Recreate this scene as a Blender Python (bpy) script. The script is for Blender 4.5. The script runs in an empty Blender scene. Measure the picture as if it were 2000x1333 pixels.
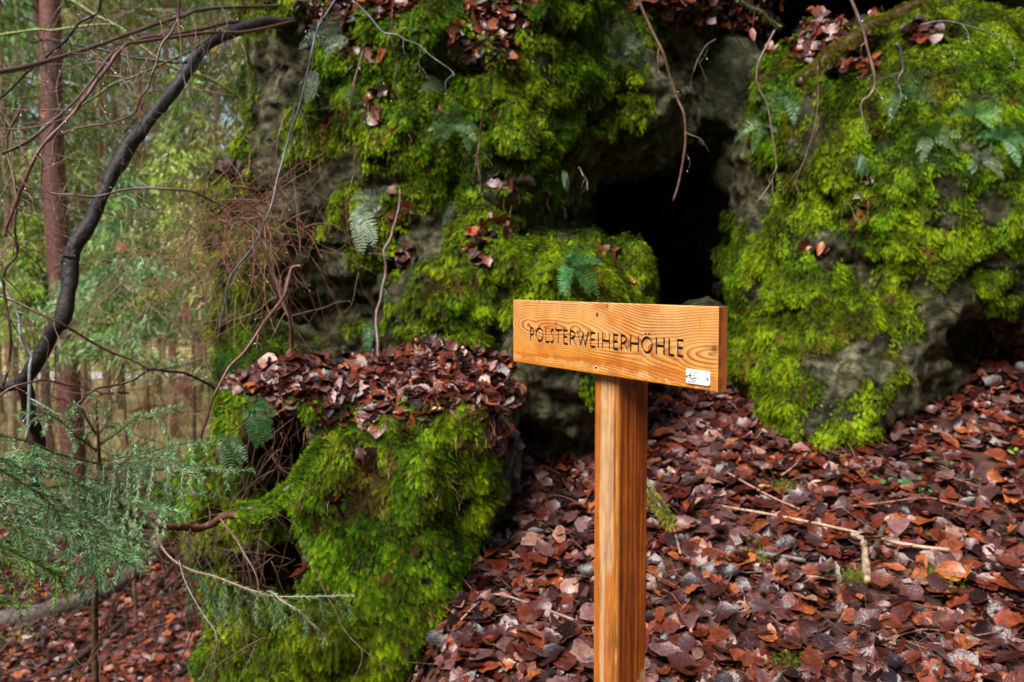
import bpy, math, random
import numpy as np
from mathutils import Vector
from mathutils.bvhtree import BVHTree

random.seed(7)
RNG = np.random.default_rng(11)
S = bpy.context.scene
CZ = 1.6                      # eye height above the path
F = 1944.0                    # focal length in photograph pixels (35 mm on 36 mm)
PITCH = math.radians(3.42)    # camera tilted slightly down

# ------------------------------------------------------------------ camera
cd = bpy.data.cameras.new('camera')
cd.lens = 35.0; cd.sensor_width = 36.0; cd.clip_end = 2000.0; cd.clip_start = 0.05
cd.dof.use_dof = True; cd.dof.focus_distance = 1.95; cd.dof.aperture_fstop = 5.6
cam = bpy.data.objects.new('camera', cd)
cam.location = (0, 0, CZ); cam.rotation_euler = (math.pi / 2 - PITCH, 0, 0)
S.collection.objects.link(cam); S.camera = cam

# ------------------------------------------------------------------ world and sun
W = bpy.data.worlds.new('World'); S.world = W; W.use_nodes = True
wn = W.node_tree.nodes; wl = W.node_tree.links
SUN_EL, SUN_AZ = math.radians(50), math.radians(-142)      # azimuth of the sun measured from +Y towards +X
sky = wn.new('ShaderNodeTexSky'); sky.sky_type = 'NISHITA'; sky.sun_disc = False
sky.sun_elevation = SUN_EL; sky.sun_rotation = SUN_AZ; sky.air_density = 1.0; sky.dust_density = 3.0
bg = wn['Background']; bg.inputs['Strength'].default_value = 0.095
wl.new(sky.outputs[0], bg.inputs['Color'])
sd = bpy.data.lights.new('sun', 'SUN'); sd.energy = 2.4; sd.angle = math.radians(40); sd.color = (1.0, 0.96, 0.90)
so = bpy.data.objects.new('sun', sd); S.collection.objects.link(so)
dv = Vector((math.sin(SUN_AZ) * math.cos(SUN_EL), math.cos(SUN_AZ) * math.cos(SUN_EL), math.sin(SUN_EL)))
so.rotation_euler = dv.to_track_quat('Z', 'Y').to_euler()
S.view_settings.view_transform = 'Standard'; S.view_settings.look = 'None'
S.view_settings.exposure = 1.42; S.view_settings.gamma = 1.0
S.cycles.max_bounces = 6; S.cycles.diffuse_bounces = 3; S.cycles.glossy_bounces = 2
S.cycles.transmission_bounces = 3; S.cycles.transparent_max_bounces = 4
S.cycles.use_denoising = True

# ------------------------------------------------------------------ helpers
CP, SP_ = math.cos(PITCH), math.sin(PITCH)
def P(px, py, d):
    """world point seen at photograph pixel px, py whose distance along +Y is d"""
    a = (px - 1000.0) / F; b = (666.5 - py) / F
    y = CP + b * SP_; z = -SP_ + b * CP
    return np.array([a * d / y, d, z * d / y + CZ])
def proj(p):
    p = np.asarray(p, float); x = p[..., 0]; y = p[..., 1]; z = p[..., 2] - CZ
    dep = y * CP - z * SP_; up = y * SP_ + z * CP
    dep = np.where(np.abs(dep) < 1e-4, 1e-4, dep)
    return 1000 + F * x / dep, 666.5 - F * up / dep
def nrmz(v): return v / np.maximum(np.linalg.norm(v, axis=-1, keepdims=True), 1e-9)
def sstep(a, b, x):
    t = np.clip((x - a) / (b - a), 0, 1); return t * t * (3 - 2 * t)
def _hash(i, j, k):
    h = (i * 374761393 + j * 668265263 + k * 2147483647 + 1013904223) & 0xffffffff
    h = ((h ^ (h >> 13)) * 1274126177) & 0xffffffff
    return ((h ^ (h >> 16)) & 0xffff) / 65535.0
def vnoise(x, y, z):
    xi = np.floor(x).astype(np.int64); yi = np.floor(y).astype(np.int64); zi = np.floor(z).astype(np.int64)
    fx = x - xi; fy = y - yi; fz = z - zi
    fx = fx * fx * (3 - 2 * fx); fy = fy * fy * (3 - 2 * fy); fz = fz * fz * (3 - 2 * fz)
    def h(a, b, c): return _hash(xi + a, yi + b, zi + c)
    x00 = h(0,0,0) * (1 - fx) + h(1,0,0) * fx; x10 = h(0,1,0) * (1 - fx) + h(1,1,0) * fx
    x01 = h(0,0,1) * (1 - fx) + h(1,0,1) * fx; x11 = h(0,1,1) * (1 - fx) + h(1,1,1) * fx
    a = x00 * (1 - fy) + x10 * fy; b = x01 * (1 - fy) + x11 * fy
    return (a * (1 - fz) + b * fz) * 2 - 1
def fbm(p, s, octs=3, g=0.5, off=0.0):
    r = 0; amp = 1
    for o in range(octs):
        q = p / s + off + o * 17.3
        r = r + amp * vnoise(q[..., 0], q[..., 1], q[..., 2]); amp *= g; s = s / 2.03
    return r

def mk(name, verts, faces, mat, parent=None, col=None, smooth=False, attrs=None, uv=None, **props):
    """faces: list, or numpy array (n,3)/(n,4). verts in world space."""
    v = np.asarray(verts, dtype=np.float32).reshape(-1, 3)
    if parent is not None:
        q = parent; off = np.zeros(3)
        while q is not None: off += np.array(q.location); q = q.parent
        v = v - off.astype(np.float32)
    me = bpy.data.meshes.new(name)
    if isinstance(faces, np.ndarray):
        n, k = faces.shape
        me.vertices.add(len(v)); me.vertices.foreach_set('co', v.ravel())
        me.loops.add(n * k); me.loops.foreach_set('vertex_index', faces.astype(np.int32).ravel())
        me.polygons.add(n); me.polygons.foreach_set('loop_start', np.arange(0, n * k, k, dtype=np.int32))
        me.update(calc_edges=True)
    else:
        me.from_pydata(v.tolist(), [], faces); me.update()
    if smooth: me.polygons.foreach_set('use_smooth', np.ones(len(me.polygons), dtype=bool))
    if col is not None:
        c = np.asarray(col, dtype=np.float32)
        if c.ndim == 1: c = np.tile(c, (len(v), 1))
        if c.shape[1] == 3: c = np.hstack([c, np.ones((len(c), 1), np.float32)])
        at = me.attributes.new('Col', 'FLOAT_COLOR', 'POINT'); at.data.foreach_set('color', c.ravel())
    for k, a in (attrs or {}).items():
        at = me.attributes.new(k, 'FLOAT', 'POINT'); at.data.foreach_set('value', np.asarray(a, dtype=np.float32))
    if mat is not None: me.materials.append(mat)
    o = bpy.data.objects.new(name, me); S.collection.objects.link(o)
    if parent is not None: o.parent = parent
    for k, val in props.items():
        if val is not None: o[k] = val
    return o
def thing(name, label, cat, loc, group=None, parent=None):
    o = bpy.data.objects.new(name, None); S.collection.objects.link(o)
    o.empty_display_size = 0.1; o.location = [float(a) for a in loc]
    o['label'] = label; o['category'] = cat
    if group: o['group'] = group
    return o
class MB:
    def __init__(s): s.v = []; s.f = []; s.c = []; s.n = 0
    def add(s, v, f, c=None):
        v = np.asarray(v, float); s.v.append(v); s.f += [[i + s.n for i in q] for q in f]
        s.c.append(np.tile(np.asarray(c if c is not None else (1, 1, 1), float), (len(v), 1)) if c is None or np.ndim(c) == 1 else np.asarray(c))
        s.n += len(v)
    def tube(s, pts, rad, c=None, seg=6, jit=0.0):
        pts = np.asarray(pts, float); n = len(pts); rad = np.broadcast_to(np.asarray(rad, float), (n,))
        t = nrmz(np.gradient(pts, axis=0)); up = np.array([0.12, 0.2, 1.0]); up = up / np.linalg.norm(up)
        a = np.cross(t, up); bad = np.linalg.norm(a, axis=1) < 0.15
        a[bad] = np.cross(t[bad], np.array([1.0, 0.1, 0])); a = nrmz(a)
        for i in range(1, n):
            if np.dot(a[i], a[i - 1]) < 0: a[i] = -a[i]
        b = np.cross(t, a); ang = np.linspace(0, 2 * math.pi, seg, endpoint=False)
        r = rad[:, None] * (1 + jit * RNG.uniform(-1, 1, (n, seg)))
        V = pts[:, None] + r[..., None] * (np.cos(ang)[None, :, None] * a[:, None] + np.sin(ang)[None, :, None] * b[:, None])
        V = V.reshape(-1, 3); f = []
        for i in range(n - 1):
            for k in range(seg):
                k2 = (k + 1) % seg; f.append([i * seg + k, i * seg + k2, (i + 1) * seg + k2, (i + 1) * seg + k])
        f.append(list(range(seg))[::-1]); f.append([(n - 1) * seg + k for k in range(seg)])
        if c is not None and np.ndim(c) == 2: c = np.repeat(np.asarray(c), seg, axis=0)
        s.add(V, f, c)
    def build(s, name, mat, parent=None, **kw):
        return mk(name, np.vstack(s.v), s.f, mat, parent, col=np.vstack(s.c), **kw)
def smooth_path(pts, n=None, jit=0.0):
    pts = np.asarray(pts, float); m = len(pts); n = n or max(8, m * 5)
    t = np.linspace(0, m - 1, n); i = np.clip(t.astype(int), 0, m - 2); f = (t - i)[:, None]
    p0 = pts[np.clip(i - 1, 0, m - 1)]; p1 = pts[i]; p2 = pts[i + 1]; p3 = pts[np.clip(i + 2, 0, m - 1)]
    r = 0.5 * (2 * p1 + (p2 - p0) * f + (2 * p0 - 5 * p1 + 4 * p2 - p3) * f**2 + (-p0 + 3 * p1 - 3 * p2 + p3) * f**3)
    if jit: r = r + np.stack([vnoise(t * 1.7 + k * 9.1 + pts[0, 0] * 31, t * 0 + k, t * 0) for k in range(3)], -1) * jit
    return r

# ------------------------------------------------------------------ materials
def mat_base(name):
    m = bpy.data.materials.new(name); m.use_nodes = True
    return m, m.node_tree.nodes, m.node_tree.links, m.node_tree.nodes['Principled BSDF']
def mat_col(name, rough=0.6, spec=0.5, transl=0.0, var=0.25, scale=40.0, bump=0.0, bscale=80.0, coat=0.0, tint=None):
    """colour from the mesh's Col attribute, varied by noise"""
    m, n, l, b = mat_base(name)
    at = n.new('ShaderNodeAttribute'); at.attribute_name = 'Col'
    tc = n.new('ShaderNodeTexCoord'); no = n.new('ShaderNodeTexNoise'); no.inputs['Scale'].default_value = scale
    no.inputs['Detail'].default_value = 4; l.new(tc.outputs['Object'], no.inputs['Vector'])
    mr = n.new('ShaderNodeMapRange'); mr.inputs['From Min'].default_value = 0.3; mr.inputs['From Max'].default_value = 0.7
    mr.inputs['To Min'].default_value = 1 - var; mr.inputs['To Max'].default_value = 1 + var
    l.new(no.outputs['Fac'], mr.inputs['Value'])
    vm = n.new('ShaderNodeVectorMath'); vm.operation = 'SCALE'
    l.new(at.outputs['Color'], vm.inputs[0]); l.new(mr.outputs[0], vm.inputs['Scale'])
    l.new(vm.outputs[0], b.inputs['Base Color'])
    b.inputs['Roughness'].default_value = rough; b.inputs['Specular IOR Level'].default_value = spec
    if coat: b.inputs['Coat Weight'].default_value = coat; b.inputs['Coat Roughness'].default_value = 0.15
    if bump:
        n2 = n.new('ShaderNodeTexNoise'); n2.inputs['Scale'].default_value = bscale; n2.inputs['Detail'].default_value = 6
        l.new(tc.outputs['Object'], n2.inputs['Vector'])
        bp = n.new('ShaderNodeBump'); bp.inputs['Strength'].default_value = 1.0; bp.inputs['Distance'].default_value = bump
        l.new(n2.outputs['Fac'], bp.inputs['Height']); l.new(bp.outputs[0], b.inputs['Normal'])
    if transl:
        tr = n.new('ShaderNodeBsdfTranslucent'); l.new(vm.outputs[0], tr.inputs['Color'])
        mx = n.new('ShaderNodeMixShader'); mx.inputs[0].default_value = transl
        l.new(b.outputs[0], mx.inputs[1]); l.new(tr.outputs[0], mx.inputs[2])
        l.new(mx.outputs[0], n['Material Output'].inputs['Surface'])
    return m
M_MOSS = mat_col('moss', rough=0.7, spec=0.12, transl=0.15, var=0.35, scale=9)
M_LEAF = mat_col('dead_leaf', rough=0.30, spec=0.6, transl=0.08, var=0.45, scale=60, bump=0.002, bscale=120)
M_NEEDLE = mat_col('needles', rough=0.45, spec=0.5, transl=0.25, var=0.25, scale=12)
M_FERN = mat_col('fern_leaf', rough=0.38, spec=0.6, transl=0.2, var=0.2, scale=60)
M_BARK = mat_col('bark', rough=0.6, spec=0.4, var=0.6, scale=35, bump=0.006, bscale=55)
M_TWIG = mat_col('wet_twig', rough=0.36, spec=0.6, var=0.4, scale=50, bump=0.0015, bscale=160)
M_WOOD = mat_col('oiled_wood', rough=0.42, spec=0.5, var=0.14, scale=25, bump=.0003, bscale=220)
M_METAL = mat_col('steel', rough=0.35, spec=0.6, var=0.1)
M_METAL.node_tree.nodes['Principled BSDF'].inputs['Metallic'].default_value = 0.8
M_PLATE = mat_col('enamel_plate', rough=0.3, spec=0.5, var=0.02)
M_INK = mat_col('black_print', rough=0.5, var=0.0)

def rock_material():
    m, n, l, b = mat_base('mossy_limestone')
    tc = n.new('ShaderNodeTexCoord')
    def noise(s, d=6, r=0.6):
        q = n.new('ShaderNodeTexNoise'); q.inputs['Scale'].default_value = s; q.inputs['Detail'].default_value = d
        q.inputs['Roughness'].default_value = r; l.new(tc.outputs['Object'], q.inputs['Vector']); return q
    n1 = noise(3.5); n2 = noise(17, 8, 0.7); n3 = noise(70, 8, 0.75)
    cr = n.new('ShaderNodeValToRGB'); e = cr.color_ramp.elements
    e[0].position = 0.34; e[0].color = (0.035, 0.033, 0.02, 1); e[1].position = 0.66; e[1].color = (0.30, 0.28, 0.18, 1)
    k = e.new(0.48); k.color = (0.10, 0.095, 0.058, 1); l.new(n2.outputs['Fac'], cr.inputs[0])
    cr2 = n.new('ShaderNodeValToRGB'); e = cr2.color_ramp.elements
    e[0].position = 0.4; e[0].color = (0.75, 0.72, 0.5, 1); e[1].position = 0.65; e[1].color = (1.15, 1.15, 1.1, 1)
    l.new(n1.outputs['Fac'], cr2.inputs[0])
    mu = n.new('ShaderNodeMix'); mu.data_type = 'RGBA'; mu.blend_type = 'MULTIPLY'; mu.inputs[0].default_value = 1
    l.new(cr.outputs[0], mu.inputs[6]); l.new(cr2.outputs[0], mu.inputs[7])
    at = n.new('ShaderNodeAttribute'); at.attribute_name = 'moss'
    ad = n.new('ShaderNodeMath'); ad.operation = 'MULTIPLY_ADD'; ad.inputs[1].default_value = 0.5; 
    l.new(n3.outputs['Fac'], ad.inputs[0]); l.new(at.outputs['Fac'], ad.inputs[2])
    mr = n.new('ShaderNodeMapRange'); mr.inputs['From Min'].default_value = 0.45; mr.inputs['From Max'].default_value = 0.75
    l.new(ad.outputs[0], mr.inputs['Value'])
    mg = n.new('ShaderNodeMix'); mg.data_type = 'RGBA'; l.new(mr.outputs[0], mg.inputs[0])
    l.new(mu.outputs[2], mg.inputs[6]); mg.inputs[7].default_value = (0.016, 0.024, 0.005, 1)
    l.new(mg.outputs[2], b.inputs['Base Color'])
    b.inputs['Roughness'].default_value = 0.7; b.inputs['Specular IOR Level'].default_value = 0.2
    bp = n.new('ShaderNodeBump'); bp.inputs['Distance'].default_value = 0.06
    bp2 = n.new('ShaderNodeBump'); bp2.inputs['Distance'].default_value = 0.012
    l.new(n2.outputs['Fac'], bp.inputs['Height']); l.new(n3.outputs['Fac'], bp2.inputs['Height'])
    vo = n.new('ShaderNodeTexVoronoi'); vo.feature = 'DISTANCE_TO_EDGE'; vo.inputs['Scale'].default_value = 6
    vm = n.new('ShaderNodeVectorMath'); vm.operation = 'MULTIPLY_ADD'; vm.inputs[1].default_value = (.12, .12, .12); l.new(n2.outputs['Color'], vm.inputs[0]); l.new(tc.outputs['Object'], vm.inputs[2]); l.new(vm.outputs[0], vo.inputs['Vector'])
    ve = n.new('ShaderNodeMapRange'); ve.inputs['From Max'].default_value = .12; l.new(vo.outputs['Distance'], ve.inputs['Value'])
    bp3 = n.new('ShaderNodeBump'); bp3.inputs['Distance'].default_value = 0.008; l.new(ve.outputs[0], bp3.inputs['Height'])
    l.new(bp.outputs[0], bp3.inputs['Normal']); l.new(bp3.outputs[0], bp2.inputs['Normal']); l.new(bp2.outputs[0], b.inputs['Normal'])
    return m
M_ROCK = rock_material()

def ground_material():
    m, n, l, b = mat_base('forest_soil')
    tc = n.new('ShaderNodeTexCoord')
    vo = n.new('ShaderNodeTexVoronoi'); vo.inputs['Scale'].default_value = 16; l.new(tc.outputs['Object'], vo.inputs['Vector'])
    cr = n.new('ShaderNodeValToRGB'); e = cr.color_ramp.elements
    e[0].position = 0.0; e[0].color = (0.018, 0.009, 0.006, 1); e[1].position = 1.0; e[1].color = (0.12, 0.05, 0.035, 1)
    k = e.new(0.5); k.color = (0.05, 0.02, 0.013, 1); l.new(vo.outputs['Color'], cr.inputs[0])
    at = n.new('ShaderNodeAttribute'); at.attribute_name = 'grass'
    n1 = n.new('ShaderNodeTexNoise'); n1.inputs['Scale'].default_value = 0.4; n1.inputs['Detail'].default_value = 8
    l.new(tc.outputs['Object'], n1.inputs['Vector'])
    cg = n.new('ShaderNodeValToRGB'); e = cg.color_ramp.elements
    e[0].position = 0.35; e[0].color = (0.20, 0.20, 0.04, 1); e[1].position = 0.65; e[1].color = (0.48, 0.36, 0.16, 1)
    l.new(n1.outputs['Fac'], cg.inputs[0])
    mx = n.new('ShaderNodeMix'); mx.data_type = 'RGBA'; l.new(at.outputs['Fac'], mx.inputs[0])
    l.new(cr.outputs[0], mx.inputs[6]); l.new(cg.outputs[0], mx.inputs[7]); l.new(mx.outputs[2], b.inputs['Base Color'])
    b.inputs['Roughness'].default_value = 0.8; b.inputs['Specular IOR Level'].default_value = 0.3
    bp = n.new('ShaderNodeBump'); bp.inputs['Distance'].default_value = 0.02; l.new(vo.outputs['Distance'], bp.inputs['Height'])
    l.new(bp.outputs[0], b.inputs['Normal'])
    return m
M_GROUND = ground_material()

# ------------------------------------------------------------------ terrain
def G(x, y):
    x = np.asarray(x, float); y = np.asarray(y, float)
    R = -1.17 + 0.32 * (np.minimum(y, 7) - 2.9) + 0.1 * (np.clip(x, -2, 6) - 0.45)
    R = np.maximum(R, -1.62)
    R = R + sstep(1.9, 3.4, x) * sstep(3.5, 5.2, y) * 0.25
    R = R + sstep(6.3, 7.6, y) * 2.3 + 0.35 * np.clip(y - 7, 0, 25) * sstep(-1, 3, x)
    L = -2.95 - 0.02 * np.clip(y - 8, 0, 60) + 0.1 * vnoise(x * 0.5, y * 0.5, x * 0)
    s = sstep(-0.15 - 0.06 * np.clip(y - 6, 0, 30), -1.15 - 0.12 * np.clip(y - 6, 0, 30), x)
    z = R * (1 - s) + L * s
    return z + 0.03 * vnoise(x * 2.2, y * 2.2, x * 0 + 3) + CZ
def terrain():
    n = 340
    u = np.linspace(-1, 1, n); xs = 2.2 * np.sinh(u * 5.0) / np.sinh(1.0) * 0.9
    v = np.linspace(-0.45, 1, n); ys = 3.5 + 2.2 * np.sinh(v * 5.0) / np.sinh(1.0) * 0.9
    X, Y = np.meshgrid(xs, ys); Z = G(X, Y)
    V = np.stack([X, Y, Z], -1).reshape(-1, 3)
    i = np.arange(n - 1)[:, None] * n + np.arange(n - 1)[None]; i = i.ravel()
    Fq = np.stack([i, i + 1, i + n + 1, i + n], 1)
    gr = sstep(11, 17, Y + 2 * vnoise(X * 0.3, Y * 0.3, X * 0)).ravel() * (X.ravel() < 2)
    o = mk('ground', V, Fq, M_GROUND, smooth=True, attrs={'grass': gr}, kind='structure')
    return V, Fq
TV, TF = terrain()
# ------------------------------------------------------------------ rock bodies as distance fields, meshed by surface nets
def sd_ell(p, c, r, yaw=0.0, roll=0.0):
    q = p - c
    if yaw:
        cy, sy = math.cos(yaw), math.sin(yaw); q = np.stack([q[..., 0] * cy + q[..., 1] * sy, -q[..., 0] * sy + q[..., 1] * cy, q[..., 2]], -1)
    if roll:
        cy, sy = math.cos(roll), math.sin(roll); q = np.stack([q[..., 0] * cy + q[..., 2] * sy, q[..., 1], -q[..., 0] * sy + q[..., 2] * cy], -1)
    r = np.asarray(r, np.float32)
    k0 = np.linalg.norm(q / r, axis=-1); k1 = np.linalg.norm(q / (r * r), axis=-1)
    return k0 * (k0 - 1) / np.maximum(k1, 1e-6)
def sd_box(p, c, r, yaw=0.0, rnd=0.08):
    q = p - c
    if yaw:
        cy, sy = math.cos(yaw), math.sin(yaw); q = np.stack([q[..., 0] * cy + q[..., 1] * sy, -q[..., 0] * sy + q[..., 1] * cy, q[..., 2]], -1)
    q = np.abs(q) - (np.asarray(r, np.float32) - rnd)
    return np.linalg.norm(np.maximum(q, 0), axis=-1) + np.minimum(q.max(-1), 0) - rnd
def smin(a, b, k=0.08):
    h = np.clip(0.5 + 0.5 * (b - a) / k, 0, 1); return b * (1 - h) + a * h - k * h * (1 - h)
def surface_nets(Fv, o, h):
    nx, ny, nz = Fv.shape; sg = Fv < 0
    cnt = np.zeros((nx - 1, ny - 1, nz - 1), np.int8)
    for a in (0, 1):
        for b in (0, 1):
            for c in (0, 1): cnt += sg[a:nx - 1 + a, b:ny - 1 + b, c:nz - 1 + c]
    act = (cnt > 0) & (cnt < 8); I = np.argwhere(act); idx = -np.ones(act.shape, np.int64); idx[act] = np.arange(len(I))
    acc = np.zeros((len(I), 3)); w = np.zeros(len(I))
    cs = [(a, b, c) for a in (0, 1) for b in (0, 1) for c in (0, 1)]
    val = {c: Fv[I[:, 0] + c[0], I[:, 1] + c[1], I[:, 2] + c[2]] for c in cs}
    for c in cs:
        for ax in range(3):
            if c[ax] == 0:
                d = list(c); d[ax] = 1; d = tuple(d); v0 = val[c]; v1 = val[d]; m = (v0 < 0) != (v1 < 0)
                t = np.where(m, v0 / np.where(m, v0 - v1, 1), 0)
                q = np.tile(np.array(c, float), (len(I), 1)); q[:, ax] = t
                acc[m] += q[m]; w[m] += 1
    V = (I + acc / w[:, None]) * h + o
    fs = []
    for ax in range(3):
        s0 = [slice(1, -1)] * 3; s0[ax] = slice(0, -1); s1 = [slice(1, -1)] * 3; s1[ax] = slice(1, None)
        a = sg[tuple(s0)]; b = sg[tuple(s1)]; ch = np.argwhere(a != b)
        if not len(ch): continue
        fl = a[ch[:, 0], ch[:, 1], ch[:, 2]]
        base = ch + 1; base[:, ax] -= 1
        u, v = [(1, 2), (2, 0), (0, 1)][ax]
        def cell(du, dv):
            q = base.copy(); q[:, u] -= du; q[:, v] -= dv; return idx[q[:, 0], q[:, 1], q[:, 2]]
        A, B, C_, D = cell(1, 1), cell(0, 1), cell(0, 0), cell(1, 0)
        q = np.stack([A, B, C_, D], 1); q[~fl] = q[~fl][:, ::-1]; fs.append(q)
    return V, np.vstack(fs)
def vnormals(V, Fq):
    a = V[Fq[:, 1]] - V[Fq[:, 0]]; b = V[Fq[:, 2]] - V[Fq[:, 0]]; fn = np.cross(a, b)
    N = np.zeros_like(V)
    for k in range(Fq.shape[1]): np.add.at(N, Fq[:, k], fn)
    return nrmz(N)

BARE = [  # pixel ellipses where the photograph shows bare stone: x, y, rx, ry, strength
    (740, 745, 250, 38, 1.6), (860, 720, 140, 45, 1.4), (620, 350, 60, 55, 0.9), (700, 330, 60, 35, 0.7), (790, 290, 50, 30, 0.5), (830, 465, 40, 50, 0.9), (600, 500, 45, 60, .7),
    (640, 600, 90, 90, 1.5), (560, 130, 60, 60, 1.0), (530, 250, 50, 60, .8), (1190, 335, 60, 45, 1.1), (1335, 240, 50, 170, 1.0), (1240, 60, 40, 60, .3),
    (1385, 200, 60, 190, 2.0), (1100, 290, 40, 40, .5), (1640, 490, 45, 22, 0.7), (1700, 520, 25, 40, 0.6), (1660, 720, 30, 50, 0.5), (1780, 820, 70, 40, .8),
    (1560, 680, 35, 35, 0.3), (1880, 710, 140, 80, 1.3), (1900, 180, 50, 20, 0.5), (1080, 880, 90, 130, 1.3), (1020, 990, 70, 70, 1.0), (560, 870, 70, 60, 1.5),
    (980, 830, 40, 60, .5), (1120, 400, 50, 60, .8), (960, 340, 40, 30, .5), (540, 1100, 75, 90, 1.4), (1000, 230, 30, 40, .2),
    (760, 250, 30, 50, .6), (1680, 380, 30, 60, .7), (480, 880, 60, 60, .6), (1480, 370, 50, 40, .8), (1530, 800, 50, 50, .15)]
def moss_mask(V, N):
    px, py = proj(V)
    m = 0.86 + 0.6 * fbm(V, 0.22, 3, 0.6, 5.0) + 0.35 * fbm(V, 0.06, 1, 0.5, 9) + 0.35 * N[:, 2]
    m += .22 * (V[:, 1] < 4.15) * (V[:, 2] < 1.3) * (px < 1000)
    m -= 1.1 * np.clip(-N[:, 2] - 0.42, 0, 1)
    for x, y, rx, ry, s in BARE:
        d = ((px - x) / rx) ** 2 + ((py - y) / ry) ** 2
        m -= s * np.exp(-d * 0.8)
    return np.clip(m, 0, 1)
ROCKS = []
def rock(name, lo, hi, h, sdf, label, cat='rock', kind=None, mossy=True, rough=1.0):
    lo = np.array(lo, float); hi = np.array(hi, float); n = np.ceil((hi - lo) / h).astype(int) + 1
    g = np.stack(np.meshgrid(*[lo[k] + h * np.arange(n[k]) for k in range(3)], indexing='ij'), -1).astype(np.float32)
    d = sdf(g)
    near = np.abs(d) < 0.34
    q = g[near]
    q = q + 0.05 * np.stack([fbm(q, 0.5, 1, 0.5, k * 7.7) for k in range(3)], -1)
    add = 0.085 * fbm(q, 0.42, 3, 0.55, 2.0) + 0.05 * (np.abs(fbm(q * np.array([1, 1, 1.8]), 0.2, 2, 0.5, 6.0)) - 0.35)
    d[near] += (add * rough).astype(np.float32)
    d[[0, -1]] = np.maximum(d[[0, -1]], 0.01); d[:, [0, -1]] = np.maximum(d[:, [0, -1]], 0.01); d[:, :, [0, -1]] = np.maximum(d[:, :, [0, -1]], 0.01)
    V, Fq = surface_nets(d, lo, h); N = vnormals(V, Fq)
    mm = moss_mask(V, N)
    if kind: mm = .36 + .2 * fbm(V, .3, 3, .6, 4.)  # mask carries no moss here; it paints the damp cave rock dark like shade
    bare = 1 - mm
    V = V + N * ((0.020 * np.abs(fbm(V, 0.09, 2, 0.6, 1.0)) + 0.012 * fbm(V, 0.035, 2, 0.6, 4.0)) * bare)[:, None]
    V = V + N * (mm * (0.004 + 0.07 * np.maximum(0, fbm(V, 0.11, 2, 0.6, 8.0)) + .016 * fbm(V, 0.045, 1, .5, 3)))[:, None]
    N = vnormals(V, Fq)
    o = mk(name, V, Fq, M_ROCK, smooth=True, attrs={'moss': mm}, label=label, category=cat if kind is None else None, kind=kind)
    ROCKS.append((V, Fq, N, mm, name)); return o
E = lambda px, py, d: P(px, py, d).astype(np.float32)

def sdf_left(g):
    d = sd_ell(g, E(830, 250, 5.0), (.80, .85, 1.25))                       # main body
    d = smin(d, sd_ell(g, E(630, 180, 4.85), (.27, .6, .95)), .1)           # left shoulder
    d = smin(d, sd_ell(g, E(580, 470, 4.75), (.30, .45, .50)), .08)
    d = smin(d, sd_ell(g, E(1040, 120, 4.9), (.42, .60, .85)), .08)
    d = smin(d, sd_ell(g, E(1000, 330, 4.6), (.26, .38, .36)), .06)         # middle nose
    d = smin(d, sd_ell(g, E(1180, 200, 5.1), (.34, .6, .52), roll=0.5), .08)   # overhang of the cave mouth
    d = smin(d, sd_ell(g, E(1250, 20, 5.4), (.45, .7, .5)), .1)
    d = smin(d, sd_ell(g, E(760, 560, 4.85), (.40, .6, .50)), .08)
    d = smin(d, sd_ell(g, E(890, 590, 4.5), (.40, .50, .42)), .08)          # mossy lower face
    d = smin(d, sd_ell(g, E(530, 640, 4.9), (.22, .4, .6)), .08)
    d = np.maximum(d, -sd_ell(g, E(630, 615, 4.15), (.24, .38, .16)))       # dark hollow above the ledge
    d = np.maximum(d, -sd_ell(g, E(1310, 480, 5.3), (.46, 1.3, .40)))
    return d
def sdf_hump(g):
    d = sd_ell(g, E(1085, 655, 4.35), (.33, .42, .42))
    d = smin(d, sd_ell(g, E(1210, 600, 4.5), (.13, .3, .21)), .06)
    d = smin(d, sd_ell(g, E(1060, 900, 4.65), (.30, .40, .60)), .08)
    return d
def sdf_ledge(g):
    d = sd_box(g, E(740, 790, 3.9), (.48, .50, .12), rnd=.1)
    d = smin(d, sd_ell(g, E(880, 770, 3.9), (.30, .40, .19)), .08)
    d = smin(d, sd_box(g, E(765, 1220, 3.65), (.27, .40, .80), rnd=.2), .09)
    d = smin(d, sd_ell(g, E(880, 900, 3.75), (.20, .36, .30)), .08)
    d = smin(d, sd_box(g, E(560, 1250, 4.1), (.26, .42, .90), rnd=.22), .08)
    d = smin(d, sd_ell(g, E(560, 800, 4.3), (.22, .4, .35)), .1)
    d = np.maximum(d, -sd_ell(g, E(560, 870, 3.45), (.15, .34, .15)))
    d = np.maximum(d, -sd_ell(g, E(555, 1100, 3.6), (.11, .28, .2)))
    return d
def sdf_right(g):
    d = sd_ell(g, E(1800, 370, 5.1), (.88, .85, .86))
    d = smin(d, sd_ell(g, E(1712, 490, 5.0), (.68, .78, .98)), .1)
    d = smin(d, sd_ell(g, E(1612, 300, 4.9), (.40, .55, .58)), .08)
    d = smin(d, sd_ell(g, E(1572, 560, 4.75), (.30, .45, .50)), .08)
    d = smin(d, sd_ell(g, E(1620, 690, 4.75), (.40, .45, .42)), .12)
    d = smin(d, sd_ell(g, E(1615, 760, 4.5), (.32, .38, .34)), .1)
    d = smin(d, sd_ell(g, E(1480, 740, 4.9), (.17, .35, .32)), .08)
    d = smin(d, sd_ell(g, E(1950, 440, 5.0), (.7, .75, .62)), .1)
    d = smin(d, sd_ell(g, E(1800, 760, 5.3), (.6, .5, .45)), .1)
    d = np.maximum(d, -sd_ell(g, E(1985, 705, 4.3), (.40, .42, .19), roll=-0.4))
    return d
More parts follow.
